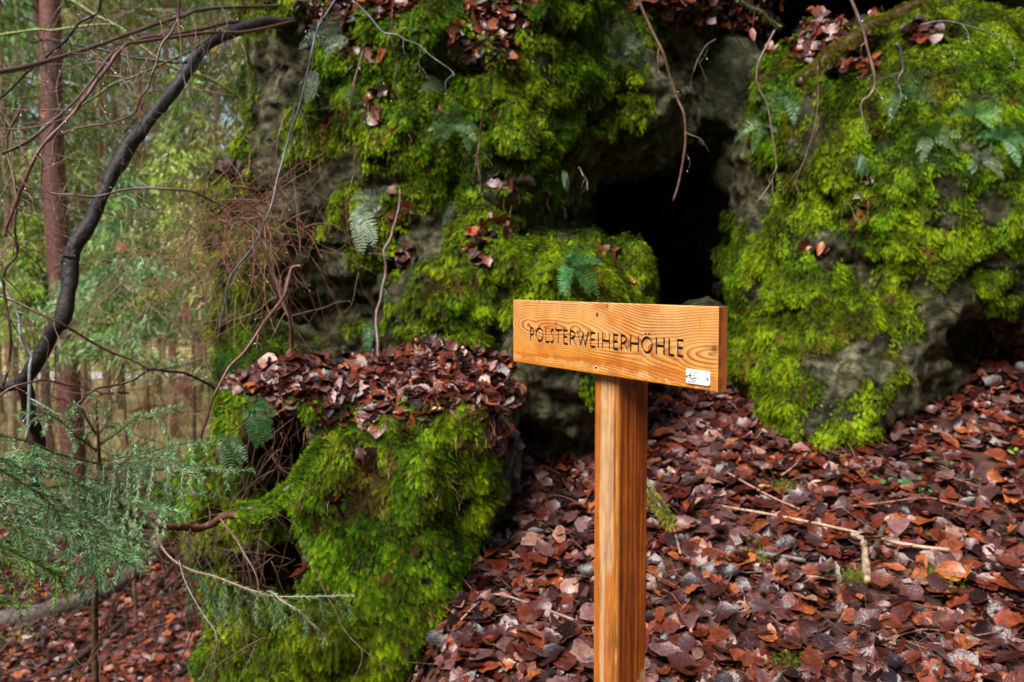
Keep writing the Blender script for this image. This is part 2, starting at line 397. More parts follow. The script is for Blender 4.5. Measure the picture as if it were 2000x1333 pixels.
def sdf_cave(g):
    d = sd_box(g, E(1350, 330, 7.6), (2.0, .5, 2.6), rnd=.2)
    d = smin(d, sd_ell(g, E(1400, 130, 5.5), (.24, .55, .66)), .1)          # wall of the crack
    d = smin(d, sd_ell(g, E(1430, 250, 5.4), (.17, .4, .42)), .1)
    d = smin(d, sd_box(g, E(1350, -120, 6.4), (1.5, 1.2, .45), rnd=.15), .1)   # roof
    d = smin(d, sd_ell(g, E(1000, 520, 6.0), (.35, 1.2, 1.5)), .1)
    d = smin(d, sd_ell(g, E(1620, 600, 6.2), (.45, 1.3, 1.5)), .1)
    d = smin(d, sd_ell(g, E(1370, 655, 5.5), (.32, .40, .18)), .1)
    d = np.maximum(d, -sd_ell(g, E(1290, 475, 5.9), (.44, 1.3, .46)))
    return d
def sdf_upper(g):
    d = sd_ell(g, E(1990, 10, 6.4), (.75, .6, .62))
    return d
rock('rock_outcrop', (-1.65, 3.6, .7), (1.35, 6.0, 3.9), .015, sdf_left, 'tall mossy limestone outcrop left of the dark cave mouth')
rock('mossy_boulder', (-.35, 3.6, -.25), (.85, 5.3, 2.1), .017, sdf_hump, 'rounded mossy boulder directly behind the wooden sign board')
rock('rock_ledge', (-1.4, 2.9, -1.0), (.25, 5.0, 1.9), .015, sdf_ledge, 'low mossy rock ledge topped with brown leaves, left of the signpost')
rock('mossy_rock', (.75, 3.7, -.1), (3.3, 6.3, 3.5), .018, sdf_right, 'broad rounded rock thick with green moss, right of the cave mouth', rough=.72)
rock('cave_wall', (-.5, 4.9, -.2), (3.3, 7.7, 4.9), .035, sdf_cave, 'dark rock wall inside the cave', kind='structure', rough=1.4)
rock('upper_rock', (2.2, 5.3, 2.2), (4.4, 7.4, 5.0), .03, sdf_upper, 'dark shaded rock above and behind the broad mossy rock at the top right corner')

def bvh_of(items):
    vs = []; fs = []; n = 0
    for V, Fq in items:
        vs.append(V); fs.append(Fq + n); n += len(V)
    return BVHTree.FromPolygons(np.vstack(vs).tolist(), np.vstack(fs).tolist())
BV = bvh_of([(r[0], r[1]) for r in ROCKS] + [(TV, TF)])
CAMP = Vector((0, 0, CZ))
def hit(px, py, default=4.0):
    d = Vector((P(px, py, 4.0) - np.array([0, 0, CZ]))).normalized()
    loc, no, i, dist = BV.ray_cast(CAMP, d, 60)
    if loc is None: return P(px, py, default), np.array([0, -1.0, 0])
    no = np.array(no)
    if np.dot(no, np.array(d)) > 0: no = -no
    return np.array(loc), no
def visible(pts, eps=0.03):
    out = np.zeros(len(pts), bool)
    for i, p in enumerate(pts):
        for cx in (0.0, -0.6, 0.6):
            o = Vector((cx, 0, CZ)); v = Vector(p) - o; L = v.length
            h = BV.ray_cast(o, v / L, L - eps)
            if h[0] is None: out[i] = True; break
    return out

# ------------------------------------------------------------------ moss
GRAV = np.array([0, 0, -1.0])
def frond_mesh(B, N, L, col, K=5, droop=(.55, .75, .5), wid=1.0):
    n = len(B); t0 = nrmz(RNG.normal(size=(n, 3)))
    T = nrmz(N * droop[0] + GRAV * droop[1] + t0 * droop[2])
    s = nrmz(np.cross(T, N + 0.35 * t0)); L = L[:, None]
    V = []; C = []
    for k in range(K):
        u = (k + .8) / (K + .3); p = B + T * L * u + GRAV * L * .3 * u * u
        ll = L * .46 * math.sin(math.pi * (0.18 + 0.8 * u) ** .8) * wid + L * .05
        wv = T * L * .05
        for sg in (-1, 1):
            tip = p + (s * sg * .85 + T * .5) * ll + GRAV * ll * .25
            V += [p - wv, p + wv, tip]
            br = 0.28 + 0.95 * u * u  # dark stems and young tips, pushed in colour to deepen shade between fronds
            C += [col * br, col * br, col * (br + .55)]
    p = B + T * L * 1.06 + GRAV * L * .32
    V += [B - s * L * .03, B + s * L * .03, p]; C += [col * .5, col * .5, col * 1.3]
    m = len(V); V = np.stack(V, 1).reshape(-1, 3); C = np.stack(C, 1).reshape(-1, 3)
    return V, np.arange(n * m).reshape(-1, 3), C
GREENS = np.array([[.29, .42, .003], [.14, .31, .004], [.045, .145, .005], [.44, .50, .008], [.16, .13, .010]])
def moss_on(idx, count, label, lsc=1.0):
    V, Fq, N, mm, name = ROCKS[idx]
    fc = V[Fq].mean(1); fn = nrmz(N[Fq].mean(1)); fm = mm[Fq].mean(1)
    ar = np.linalg.norm(np.cross(V[Fq[:, 2]] - V[Fq[:, 0]], V[Fq[:, 3]] - V[Fq[:, 1]]), axis=1) / 2
    px, py = proj(fc); tc = nrmz(np.array([0, 0, CZ]) - fc)
    ok = (fm > .3) & ((fn * tc).sum(1) > -.25) & (px > -150) & (px < 2150) & (py > -150) & (py < 1480)
    ii = np.where(ok)[0]; vis = visible(fc[ii] + fn[ii] * .03); ii = ii[vis]
    w = ar[ii] * sstep(.3, .75, fm[ii]); area = w.sum(); w = w / w.sum()
    ch = RNG.choice(ii, count, p=w); r = RNG.uniform(-.5, .5, (count, 2))
    q = Fq[ch]; B = fc[ch] + r[:, :1] * (V[q[:, 1]] - V[q[:, 0]]) + r[:, 1:] * (V[q[:, 3]] - V[q[:, 0]])
    nn = fn[ch]; cl = fbm(B, 0.1, 2, .6, 3.0)
    B = B + nn * (RNG.uniform(-.012, .018, count) + .012 * cl)[:, None]
    L = RNG.uniform(.010, .025, count) * (1 + .3 * cl) * lsc
    # kinds of moss grow in patches of their own
    k1 = sstep(-.5, .6, fbm(B, .35, 2, .6, 21.0)); k2 = RNG.uniform(0, 1, count)
    col = GREENS[1] * (1 - k1[:, None]) + GREENS[0] * k1[:, None]
    col = np.where((k2 < .25)[:, None], GREENS[2], col); col = np.where((k2 > .86)[:, None], GREENS[3], col)
    br = sstep(.45, .9, fbm(B, .16, 2, .6, 33.0)) * .8
    col = col * (1 - br[:, None]) + GREENS[4] * br[:, None]
    col = np.where(((RNG.uniform(0, 1, count) < .07) | (fbm(B, .07, 2, .6, 51.) > .75))[:, None], np.array([.16, .10, .02]), col)
    col = col * RNG.uniform(.6, 1.3, (count, 1)) * (.42 + .95 * sstep(-.6, .7, fbm(B, .06, 2, .6, 61.)))[:, None]
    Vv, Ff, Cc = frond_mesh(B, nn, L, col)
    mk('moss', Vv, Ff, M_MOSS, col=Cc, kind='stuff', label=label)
    print('moss', name, 'area', round(float(area), 2), count)
moss_on(0, 195000, 'bright feathery moss hanging over the tall outcrop left of the cave')
moss_on(1, 52000, 'green moss cushion on the boulder behind the sign board')
moss_on(2, 115000, 'shaggy bright green moss below the leaf covered ledge', 1.0)
moss_on(3, 220000, 'dense green moss sheet on the broad rock right of the cave')

# ------------------------------------------------------------------ fallen leaves
LEAFC = np.array([[.022, .007, .006], [.055, .013, .010], [.12, .022, .011], [.20, .042, .015], [.36, .095, .025], [.12, .05, .045], [.21, .095, .085], [.38, .19, .13]])
LEAFW = np.array([.17, .20, .21, .12, .055, .15, .08, .025])
def leaf_mesh(B, N, L, rows=8, flat=1.0, pal=LEAFC, wts=LEAFW, D=None, bright=1.0):
    n = len(B); N = nrmz(N)
    t0 = nrmz(np.cross(N, nrmz(RNG.normal(size=(n, 3))))) if D is None else nrmz(D - N * (D * N).sum(1, keepdims=True))
    s = np.cross(N, t0)
    prof = np.interp(np.linspace(0, 1, rows), [0, .1, .28, .5, .78, .92, 1], [.04, .5, .93, 1.0, .62, .25, .02])
    lobe = (RNG.uniform(0, 1, n) < .25)[:, None]; W_ = RNG.uniform(.22, .46, (n, 1)) * L[:, None]
    fold = RNG.uniform(-.15, .45, n) * flat; curl = RNG.normal(0, .8, n) * flat * np.where(RNG.uniform(0, 1, n) < .15, 2.6, 1); tw = RNG.uniform(-.6, .6, n) * flat
    V = np.zeros((n, rows, 3, 3)); 
    for i in range(rows):
        u = i / (rows - 1) - .5; a = curl * u
        c0 = B + t0 * (np.sin(a) / np.where(np.abs(curl) < .05, 1, curl) * (np.abs(curl) >= .05) + u * (np.abs(curl) < .05))[:, None] * L[:, None] + N * ((1 - np.cos(a)) / np.where(np.abs(curl) < .05, 1, curl))[:, None] * L[:, None]
        for j, sg in enumerate((-1, 0, 1)):
            w = W_ * prof[i] * (1 + RNG.uniform(-.20, .14, (n, 1))) * np.where(lobe, (.72, 1.25)[i % 2], 1)
            f = fold + tw * u * sg
            V[:, i, j] = c0 + sg * s * w * np.cos(f)[:, None] + N * w * np.abs(sg) * (np.sin(f) + RNG.uniform(-.12, .12, n))[:, None]
    q = np.array([[i * 3 + j, i * 3 + j + 1, (i + 1) * 3 + j + 1, (i + 1) * 3 + j] for i in range(rows - 1) for j in range(2)])
    Fq = (q[None] + (np.arange(n) * rows * 3)[:, None, None]).reshape(-1, 4)
    c = pal[RNG.choice(len(pal), n, p=wts / wts.sum())] * RNG.uniform(.7, 1.35, (n, 1)) * bright
    C = np.repeat(c[:, None], rows * 3, 1).reshape(n, rows, 3, 3).copy(); C[:, :, 1] *= .72
    C[:, ::2] *= .93
    return V.reshape(-1, 3), Fq, C.reshape(-1, 3)
def gnormal(x, y):
    e = .03; zx = (G(x + e, y) - G(x - e, y)) / (2 * e); zy = (G(x, y + e) - G(x, y - e)) / (2 * e)
    return nrmz(np.stack([-zx, -zy, np.ones_like(zx)], -1))
def litter(name, n, xr, yr, size, label, rows=8, thick=.04, keep=None, tilt=.3, pw=1.0, bright=1.0):
    x = RNG.uniform(*xr, n); y = yr[0] + (yr[1] - yr[0]) * RNG.uniform(0, 1, n) ** pw
    z = G(x, y); px, py = proj(np.stack([x, y, z], -1))
    ok = (px > -250) & (px < 3000) & (py < 1700)
    if keep is not None: ok = ok & keep(x, y)
    x, y, z = x[ok], y[ok], z[ok]; m = len(x)
    N = gnormal(x, y) + RNG.normal(0, tilt, (m, 3)); B = np.stack([x, y, z + RNG.uniform(0, thick, m) + .008 * fbm(np.stack([x, y, z], -1), .2, 1)], -1)
    L = np.where(RNG.uniform(0, 1, m) < .55, RNG.uniform(size[0], size[0] * .5 + size[1] * .5, m), RNG.uniform(size[0] * .4 + size[1] * .6, size[1] * 1.18, m))
    B[:, 2] += (L > size[1] * .8) * .008
    V, Fq, C = leaf_mesh(B, N, L, rows, bright=bright)
    print(name, m); return mk(name, V, Fq, M_LEAF, smooth=True, col=C, kind='stuff', label=label)
litter('leaf_litter', 42000, (-.55, 5.4), (2.1, 6.6), (.030, .094), 'wet brown beech leaves covering the slope around the signpost', thick=.035, keep=lambda x, y: (y < 5.0 + .9 * sstep(1.2, 2.2, x)) & (vnoise(x * 5, y * 5, x * 0) + vnoise(x * 12, y * 12, x * 0 + 3) * .7 > RNG.uniform(-1.7, .1, x.shape)))
litter('leaf_litter', 52000, (-7.5, -.6), (4.5, 15), (.05, .10), 'brown fallen leaves on the lower forest floor at the left', rows=4, thick=.03, keep=lambda x, y: x < -.75 - .05 * (y - 4), pw=1.2, bright=1.15)

def cast_leaves(name, patches, label, size=(.045, .09), tilt=.5, lift=.02, bright=1.0, up=.6):
    B = []; N = []
    for x, y, rx, ry, n in patches:
        for k in range(n):
            a = random.uniform(0, 2 * math.pi); r = math.sqrt(random.random())
            p, no = hit(x + rx * r * math.cos(a), y + ry * r * math.sin(a))
            if p[1] > 6.6: continue
            B.append(p + no * random.uniform(0, lift) + np.array([0, 0, random.uniform(0, lift)])); N.append(no + np.array([0, 0, up]))
    B = np.array(B); N = nrmz(np.array(N)) + RNG.normal(0, tilt, (len(B), 3))
    V, Fq, C = leaf_mesh(B, N, RNG.uniform(size[0], size[1], len(B)), bright=bright)
    return mk(name, V, Fq, M_LEAF, smooth=True, col=C, kind='stuff', label=label)
cast_leaves('leaf_litter', [(740, 740, 260, 45, 640), (850, 720, 150, 50, 400), (620, 790, 130, 45, 220), (760, 800, 110, 40, 160), (930, 770, 90, 50, 200), (500, 750, 60, 25, 60), (980, 860, 40, 30, 25)],
            'heap of wet reddish brown leaves on top of the rock ledge', size=(.045, .09), lift=.014, bright=1.25, tilt=.3)
cast_leaves('leaf_litter', [(690, 15, 120, 35, 260), (640, 60, 60, 45, 80), (940, 75, 70, 45, 110), (990, 30, 90, 25, 80), (960, 110, 45, 30, 40), (700, 110, 50, 30, 35), (1500, 30, 230, 45, 420), (1640, 110, 75, 50, 130), (1560, 90, 60, 40, 60), (1810, 75, 50, 25, 40), (1270, 10, 60, 20, 40)],
            'dead leaves lodged along the top of the rocks', lift=.03)
cast_leaves('leaf_litter', [(770, 415, 35, 35, 22), (790, 505, 30, 18, 16), (960, 455, 45, 30, 28), (930, 500, 25, 25, 12), (975, 355, 20, 22, 10), (740, 215, 28, 40, 20), (975, 130, 30, 12, 8), (870, 215, 14, 14, 4), (640, 250, 30, 30, 10), (1600, 495, 32, 12, 8), (1690, 390, 18, 55, 14), (1515, 345, 14, 10, 3), (1670, 660 - 330, 14, 10, 3), (710, 905, 18, 14, 6), (560, 1090, 45, 60, 50), (660, 980, 18, 25, 8), (1960, 700, 50, 90, 60), (1030, 850, 25, 20, 8), (1240, 560, 18, 12, 5), (1190, 500, 30, 10, 6)],
            'small clumps of dead leaves caught in the moss', lift=.02, tilt=.6)

# ------------------------------------------------------------------ wooden signpost
BH = 0.14; BT = 0.019
A0 = P(1002, 586, 2.249); A1 = P(1403, 600, 1.620); A0[2] = A1[2] = (A0[2] + A1[2]) / 2
EU = (A1 - A0) / np.linalg.norm(A1 - A0); BL = float(np.linalg.norm(A1 - A0)); WB = np.array([-EU[1], EU[0], 0.0])  # towards the back
UPV = np.array([0, 0, 1.0])
def u_at(px, back=0.0):
    lo, hi = -0.3, 1.3
    for _ in range(50):
        m = (lo + hi) / 2; x, _y = proj(A0 + EU * m * BL + WB * back)
        if x < px: lo = m
        else: hi = m
    return (lo + hi) / 2 * BL
GLYPH = {
 'P': [[(0, 0), (0, 1)], [(0, 1), (.55, .98), (.95, .85), (1, .7), (.85, .52), (.5, .44), (.05, .43)]],
 'O': [[(.5 + .5 * math.cos(a), .5 + .5 * math.sin(a)) for a in np.linspace(0, 2 * math.pi, 17)]],
 'L': [[(0, 1), (0, 0), (1, 0)]],
 'S': [[(.95, .93), (.7, 1), (.35, .95), (.2, .8), (.3, .63), (.7, .42), (.88, .24), (.75, .07), (.4, 0), (.02, .04)]],
 'T': [[(0, 1), (1, 1)], [(.5, 1), (.5, 0)]],
 'E': [[(1, 1), (0, 1), (0, 0), (1, 0)], [(0, .52), (.85, .52)]],
 'R': [[(0, 0), (0, 1), (.5, .98), (.8, .86), (.85, .72), (.7, .56), (.35, .47), (.05, .45)], [(.4, .46), (1, 0)]],
 'W': [[(0, 1), (.28, 0), (.55, .9)], [(.45, 1), (.72, 0), (1, 1)]],
 'I': [[(.5, 0), (.5, 1)]], 'H': [[(0, 0), (0, 1)], [(1, 0), (1, 1)], [(0, .52), (1, .52)]]}
ZX = [('P', 243, 270), ('O', 289, 349), ('L', 372, 399), ('S', 413, 440), ('T', 456, 503), ('E', 526, 556), ('R', 580, 626), ('W', 642, 733), ('E', 755, 789),
      ('I', 815, 822), ('H', 855, 912), ('E', 950, 984), ('R', 1014, 1064), ('H', 1094, 1159), ('Ö', 1190, 1274), ('H', 1312, 1378), ('L', 1421, 1460), ('E', 1494, 1537)]
segs = []
for ch, xa, xb in ZX:
    ua, ub = u_at(980 + xa / 4.343), u_at(980 + xb / 4.343)
    for st in GLYPH['O' if ch == 'Ö' else ch]:
        q = [(ua + (ub - ua) * x, BH * (.625 - .195 * y)) for x, y in st]
        segs += list(zip(q[:-1], q[1:]))
    if ch == 'Ö':
        for f in (.36, .68):
            x = ua + (ub - ua) * f; segs.append(((x, BH * .385), (x + .0008, BH * .385)))
def wood_board():
    nu, nv = 1010, 200
    U, Vv = np.meshgrid(np.linspace(0, BL, nu), np.linspace(0, BH, nv))       # Vv measured down from the top
    D = np.full(U.shape, 9.0)
    for (a, b), (c, d_) in segs:
        dx, dy = c - a, d_ - b; L2 = max(dx * dx + dy * dy, 1e-9)
        t = np.clip(((U - a) * dx + (Vv - b) * dy) / L2, 0, 1)
        D = np.minimum(D, np.hypot(U - a - t * dx, Vv - b - t * dy))
    wob = .0035 * fbm(np.stack([U * 5, Vv * 14, U * 0], -1), 1.0, 3, .5, 3)
    vc = BH * (.36 + .22 * sstep(.25, .8, U / BL) + .02 * np.sin(U * 14))
    hu = np.interp(U / BL, [0, .05, .10, .15, .20, .25, .30, .34, .38, .42, .54, .7, .85, .92, .97, 1], [.030, .018, .009, .013, .005, .0, .006, .010, .004, .011, .022, .034, .024, .010, .003, .0])
    f = np.sqrt((Vv - vc + wob) ** 2 + hu ** 2) + .0016 * fbm(np.stack([U * 9, Vv * 40, U * 0], -1), 1.0, 2, .5, 8)
    ph = 3.6 * (f / .021) ** .8 * (f < .021) + (3.6 + (f - .021) / .0047) * (f >= .021)
    cen = 1 - sstep(.014, .026, f)
    fr = ph - np.floor(ph)
    ring = sstep(.25, .86, fr) * (1 - sstep(.9, 1.0, fr))
    ring = np.clip(ring * (.85 + .3 * vnoise(U * 8, Vv * 30, U * 0)), 0, 1)
    pale = np.array([.84, .45, .17]); amber = np.array([.56, .20, .022]); late = np.array([.26, .045, .002])
    big = sstep(-.4, .5, fbm(np.stack([U * 4, Vv * 10, U * 0 + 5], -1), 1.0, 3, .55, 12))
    low = sstep(.45, .8, Vv / BH); gold = np.clip(.12 + .3 * big + .45 * low * (1 - sstep(.84, .88, Vv / BH)) + sstep(.93, .97, Vv / BH + .02 * vnoise(U * 50, U * 0, U * 0)), 0, 1)
    base = pale * (1 - gold[..., None]) + np.array([.74, .29, .028]) * gold[..., None]
    k = np.clip((.80 + .25 * cen) * ring * (1 - .25 * gold), 0, 1)
    C = base * (1 - k[..., None]) + late * k[..., None]
    # stain that ran down and stopped in ragged fingers near the lower edge
    nz = vnoise(U * 70, U * 0, U * 0) * .6 + vnoise(U * 210, U * 0, U * 0 + 4) * .5
    top = BH * (.79 + .035 * np.sin(U * 9 + 1)); bot = BH * (.845 + .05 * nz + .10 * sstep(.55, .9, U / BL) + .06 * np.maximum(0, vnoise(U * 45, U * 0, U * 0 + 9)))
    band = sstep(top, top + .0012, Vv + .004 * nz) * (1 - sstep(bot, bot + .0016, Vv)) * (U > .012)
    for u0, v0, v1, w in [(.045, .18, .5, .0014), (.035, .38, .5, .001), (.145, .12, .2, .0013), (.115, .32, .46, .0012), (.30, .15, .2, .001), (.56, .1, .25, .0016), (.60, .25, .3, .001),
                          (.665, .10, .3, .002), (.525, .34, .42, .0013), (.60, .4, .45, .001), (.48, .14, .2, .001), (.44, .12, .18, .001), (.24, .86, 1, .0015), (.58, .8, 1, .003), (.635, .82, 1, .004), (.55, .82, .97, .002), (.61, .8, .95, .002)]:
        band = np.maximum(band, .9 * np.exp(-((U - u0 - .001 * np.sin(Vv * 300)) / w) ** 2) * sstep(v0, v0 + .02, Vv / BH) * (1 - sstep(v1 - .02, v1 + .02, Vv / BH)))
    C = C * (1 - .62 * band[..., None]) + np.array([.50, .12, .004]) * .62 * band[..., None]
    drip = np.clip(vnoise(U * 120, U * 0, U * 0 + 2), 0, 1) * sstep(bot, bot + .002, Vv) * (1 - sstep(bot + .006, bot + .016, Vv))
    C = C * (1 - .5 * drip[..., None]) + np.array([.9, .55, .22]) * .5 * drip[..., None]
    # dark pen-thin cracks and specks, knots
    for u0, a_ in ((.195, .30), (.262, .25), (.345, .18), (.41, .15), (.30, .2)):
        C = C * (1 - (a_ * np.exp(-((U - u0 - .0006 * np.sin(Vv * 140)) / .0007) ** 2))[..., None])
    for u0, v0, ru, rv, a_, cc in ((.192, .335, .004, .003, .9, (.05, .02, .03)), (.306, .60, .0035, .005, .7, (.20, .03, .01)), (.385, .035, .004, .005, .85, (.12, .02, .01)), (.12, .01, .004, .003, .9, (.03, .02, .04)),
                                (.703, .49, .010, .006, .9, (.14, .025, .005)), (.683, .475, .010, .003, .5, (.3, .06, .008)), (.19, .375, .02, .010, .35, (.5, .13, .01)), (.62, .76, .002, .002, .6, (.35, .08, .01))):
        q = np.exp(-(((U - u0) / ru) ** 2 + ((Vv - v0 * BH) / rv) ** 2)); C = C * (1 - a_ * q[..., None]) + np.array(cc) * a_ * q[..., None]
    C = C * (1 + .09 * vnoise(U * 300, Vv * 1500, U * 0)[..., None])
    blot = sstep(.1, .8, fbm(np.stack([U * 7, Vv * 12, U * 0 + 9], -1), 1.0, 4, .6, 31)); C = C * (1 - blot[..., None] * np.array([.12, .30, .5]))
    carve = 1 - sstep(.0020, .0026, D)
    C = C * (1 - carve[..., None]) + np.array([.006, .006, .008]) * carve[..., None]
    depth = .0026 * np.clip(1 - D / .0025, 0, 1) ** .5 - .00012 * ring
    e = .0022
    edge = np.minimum(np.minimum(U, BL - U), np.minimum(Vv, BH - Vv)); depth = depth + .0012 * (1 - np.clip(edge / e, 0, 1)) ** 2
    V = A0 + U[..., None] * EU - Vv[..., None] * UPV + depth[..., None] * WB
    V = V.reshape(-1, 3); C = np.clip(C, 0.003, 1).reshape(-1, 3)
    i = (np.arange(nv - 1)[:, None] * nu + np.arange(nu - 1)[None]).ravel(); Fr = np.stack([i, i + nu, i + nu + 1, i + 1], 1)
    # sides: top, right end, bottom, left end as finely coloured strips; then the back
    Vs = [V]; Cs = [C]; Fs = [Fr]; n = len(V)
    def sheet(p0, du, dv, a, b, colf):
        nonlocal n
        s, t = np.meshgrid(np.linspace(0, 1, a), np.linspace(0, 1, b)); v = p0 + s[..., None] * du + t[..., None] * dv
        Vs.append(v.reshape(-1, 3)); Cs.append(colf(s, t).reshape(-1, 3)); j = (np.arange(b - 1)[:, None] * a + np.arange(a - 1)[None]).ravel() + n
        Fs.append(np.stack([j, j + a, j + a + 1, j + 1], 1)); n += a * b
    o = .0012 * WB
    sheet(A0 + WB * BT, EU * BL, -WB * BT + o, 120, 6, lambda s, t: np.array([.74, .40, .16]) * (1 + .12 * vnoise(s * 20, t * 8, s * 0))[..., None])
    def endc(s, t):
        zz = -t * BH; cy = -.052 ; r = np.hypot((s - 3.2) * BT, (zz + .07) * .75)
        w = .5 + .5 * np.sin(r / .0021 * 2 * math.pi); w = w * .75
        c = np.array([.50, .155, .035]) * (1 - w[..., None]) + np.array([.17, .03, .008]) * w[..., None]
        c = c * (.55 + .45 * sstep(.15, .5, s + .3 * vnoise(s * 3, t * 9, s * 0)))[..., None]
        q = np.exp(-(((t - .50 + .04 * s) / .035) ** 2)) * (s < .8); return c * (1 - .6 * q[..., None]) + np.array([.4, .1, .02]) * .6 * q[..., None]
    sheet(A1 + o, WB * BT - o, -UPV * BH, 24, 160, endc)
    sheet(A0 - UPV * BH + o, EU * BL, WB * BT - o, 60, 3, lambda s, t: np.tile(np.array([.5, .17, .03]), s.shape + (1,)))
    sheet(A0 + WB * BT, -WB * BT + o, -UPV * BH, 3, 20, lambda s, t: np.tile(np.array([.5, .17, .03]), s.shape + (1,)))
    sheet(A1 + WB * BT, -EU * BL, -UPV * BH, 60, 12, lambda s, t: np.array([.5, .2, .05]) * (1 + .2 * vnoise(s * 6, t * 40, s * 0))[..., None])
    return np.vstack(Vs), np.vstack(Fs), np.vstack(Cs)
u0 = u_at(1163, BT); u1 = u_at(1206, BT); PW = u1 - u0
PB = A0 + EU * u0 + WB * (BT + .0004); ptop = A0[2] - .018; pbot = float(G(PB[0], PB[1])) - .15
sign = thing('signpost', 'wooden signpost with an orange oiled board reading POLSTERWEIHERHÖHLE', 'sign', (PB[0], PB[1], pbot + .15))
bv, bf, bc = wood_board(); mk('sign_board', bv, bf, M_WOOD, sign, col=bc)
PD = PW * .92
def post():
    Vs = []; Cs = []; Fs = []; n = 0; H = ptop - pbot; ch = .003
    top = np.array([PB[0], PB[1], ptop])
    def face(p0, du, colf, a=40, b=520):
        nonlocal n
        s, t = np.meshgrid(np.linspace(0, 1, a), np.linspace(0, 1, b)); v = p0 + s[..., None] * du - t[..., None] * UPV * H
        Vs.append(v.reshape(-1, 3)); Cs.append(np.clip(colf(s, t * H), .003, 1).reshape(-1, 3)); j = (np.arange(b - 1)[:, None] * a + np.arange(a - 1)[None]).ravel() + n
        Fs.append(np.stack([j, j + a, j + a + 1, j + 1], 1)); n += a * b
    def grain(s, z, sc=1.0): return fbm(np.stack([s * 11 * sc + .8 * vnoise(z * 3, s * 2, s * 0), z * 4.5, s * 0], -1), 1.0, 3, .6, 1.0)
    def fine(s, z): return vnoise(s * 30, z * 60, s * 0) * .5 + vnoise(s * 46, z * 12, s * 0 + 3) * .5
    def left(s, z):
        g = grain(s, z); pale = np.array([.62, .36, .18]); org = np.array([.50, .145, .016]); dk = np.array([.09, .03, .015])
        k = 1 - sstep(.22, .30, s + .05 * vnoise(z * 6, s * 0, s * 0) + .04 * g)
        k = np.maximum(k, .8 * np.exp(-((s - .17) / .05) ** 2)); k = np.maximum(k, sstep(.86, .93, s))
        streak = sstep(.05, .25, vnoise(s * 16, z * 2, s * 0 + 7)) * (1 - sstep(.08, .22, z - .05)); k = np.maximum(k, .8 * streak)
        low = sstep(.50, .53, z + .05 * np.maximum(0, vnoise(s * 9, s * 0, s * 0)) * 1.5) * (np.abs(s - .42 - .05 * np.sin(z * 7)) > .13); k = np.maximum(k, .85 * low)
        c = pale * (1 - k[..., None]) + org * k[..., None]
        d = np.exp(-((s - .93 - .03 * vnoise(z * 9, s * 0, s * 0)) / .035) ** 2) * sstep(-.35, .3, vnoise(z * 9, s * 0, s * 0 + 5) + .3)
        c = c * (1 - .85 * d[..., None]) + dk * .85 * d[..., None]
        return c * (1 + .12 * g + .22 * fine(s + .05 * vnoise(z * 4, s * 0, s * 0), z) - .25 * sstep(.35, .8, fbm(np.stack([s * 4, z * 9, s * 0], -1), 1.0, 3, .6, 17.)))[..., None]
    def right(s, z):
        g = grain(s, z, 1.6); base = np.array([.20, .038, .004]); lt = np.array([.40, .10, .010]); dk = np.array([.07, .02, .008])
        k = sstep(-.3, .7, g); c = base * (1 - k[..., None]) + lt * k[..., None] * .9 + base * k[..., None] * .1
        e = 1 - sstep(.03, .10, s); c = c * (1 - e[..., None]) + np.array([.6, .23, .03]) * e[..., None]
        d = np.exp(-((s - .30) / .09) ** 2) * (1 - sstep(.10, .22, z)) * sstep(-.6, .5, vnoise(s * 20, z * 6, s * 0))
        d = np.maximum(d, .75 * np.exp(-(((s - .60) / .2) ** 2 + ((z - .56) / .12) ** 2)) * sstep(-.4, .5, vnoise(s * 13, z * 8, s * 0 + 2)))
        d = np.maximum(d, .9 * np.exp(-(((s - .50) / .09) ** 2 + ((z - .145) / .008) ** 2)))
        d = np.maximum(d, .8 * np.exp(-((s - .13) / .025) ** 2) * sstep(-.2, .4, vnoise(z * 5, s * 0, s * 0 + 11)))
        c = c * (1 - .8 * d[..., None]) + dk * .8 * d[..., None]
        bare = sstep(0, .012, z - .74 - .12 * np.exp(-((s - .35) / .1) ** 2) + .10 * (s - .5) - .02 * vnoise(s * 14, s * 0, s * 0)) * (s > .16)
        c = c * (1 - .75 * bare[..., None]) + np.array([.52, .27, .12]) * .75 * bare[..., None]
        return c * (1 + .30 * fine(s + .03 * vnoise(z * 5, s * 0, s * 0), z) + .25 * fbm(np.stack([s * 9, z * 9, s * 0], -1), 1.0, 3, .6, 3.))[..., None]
    fl = top; fr_ = top + EU * PW; bl = top + WB * PD; br = top + EU * PW + WB * PD
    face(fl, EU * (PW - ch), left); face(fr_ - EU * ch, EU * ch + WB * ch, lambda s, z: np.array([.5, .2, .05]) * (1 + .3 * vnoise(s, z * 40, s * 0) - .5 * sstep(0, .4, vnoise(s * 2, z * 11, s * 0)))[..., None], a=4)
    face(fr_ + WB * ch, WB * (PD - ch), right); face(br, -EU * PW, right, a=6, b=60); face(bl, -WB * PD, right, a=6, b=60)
    Vs.append(np.array([fl, fr_, br, bl])); Cs.append(np.tile([.5, .2, .05], (4, 1))); Fs.append(np.array([[n, n + 1, n + 2, n + 3]]))
    return np.vstack(Vs), np.vstack(Fs), np.vstack(Cs)
pv, pf, pc = post(); mk('post', pv, pf, M_WOOD, sign, col=pc)
board = [c for c in sign.children if c.name.startswith('sign_board')][0]
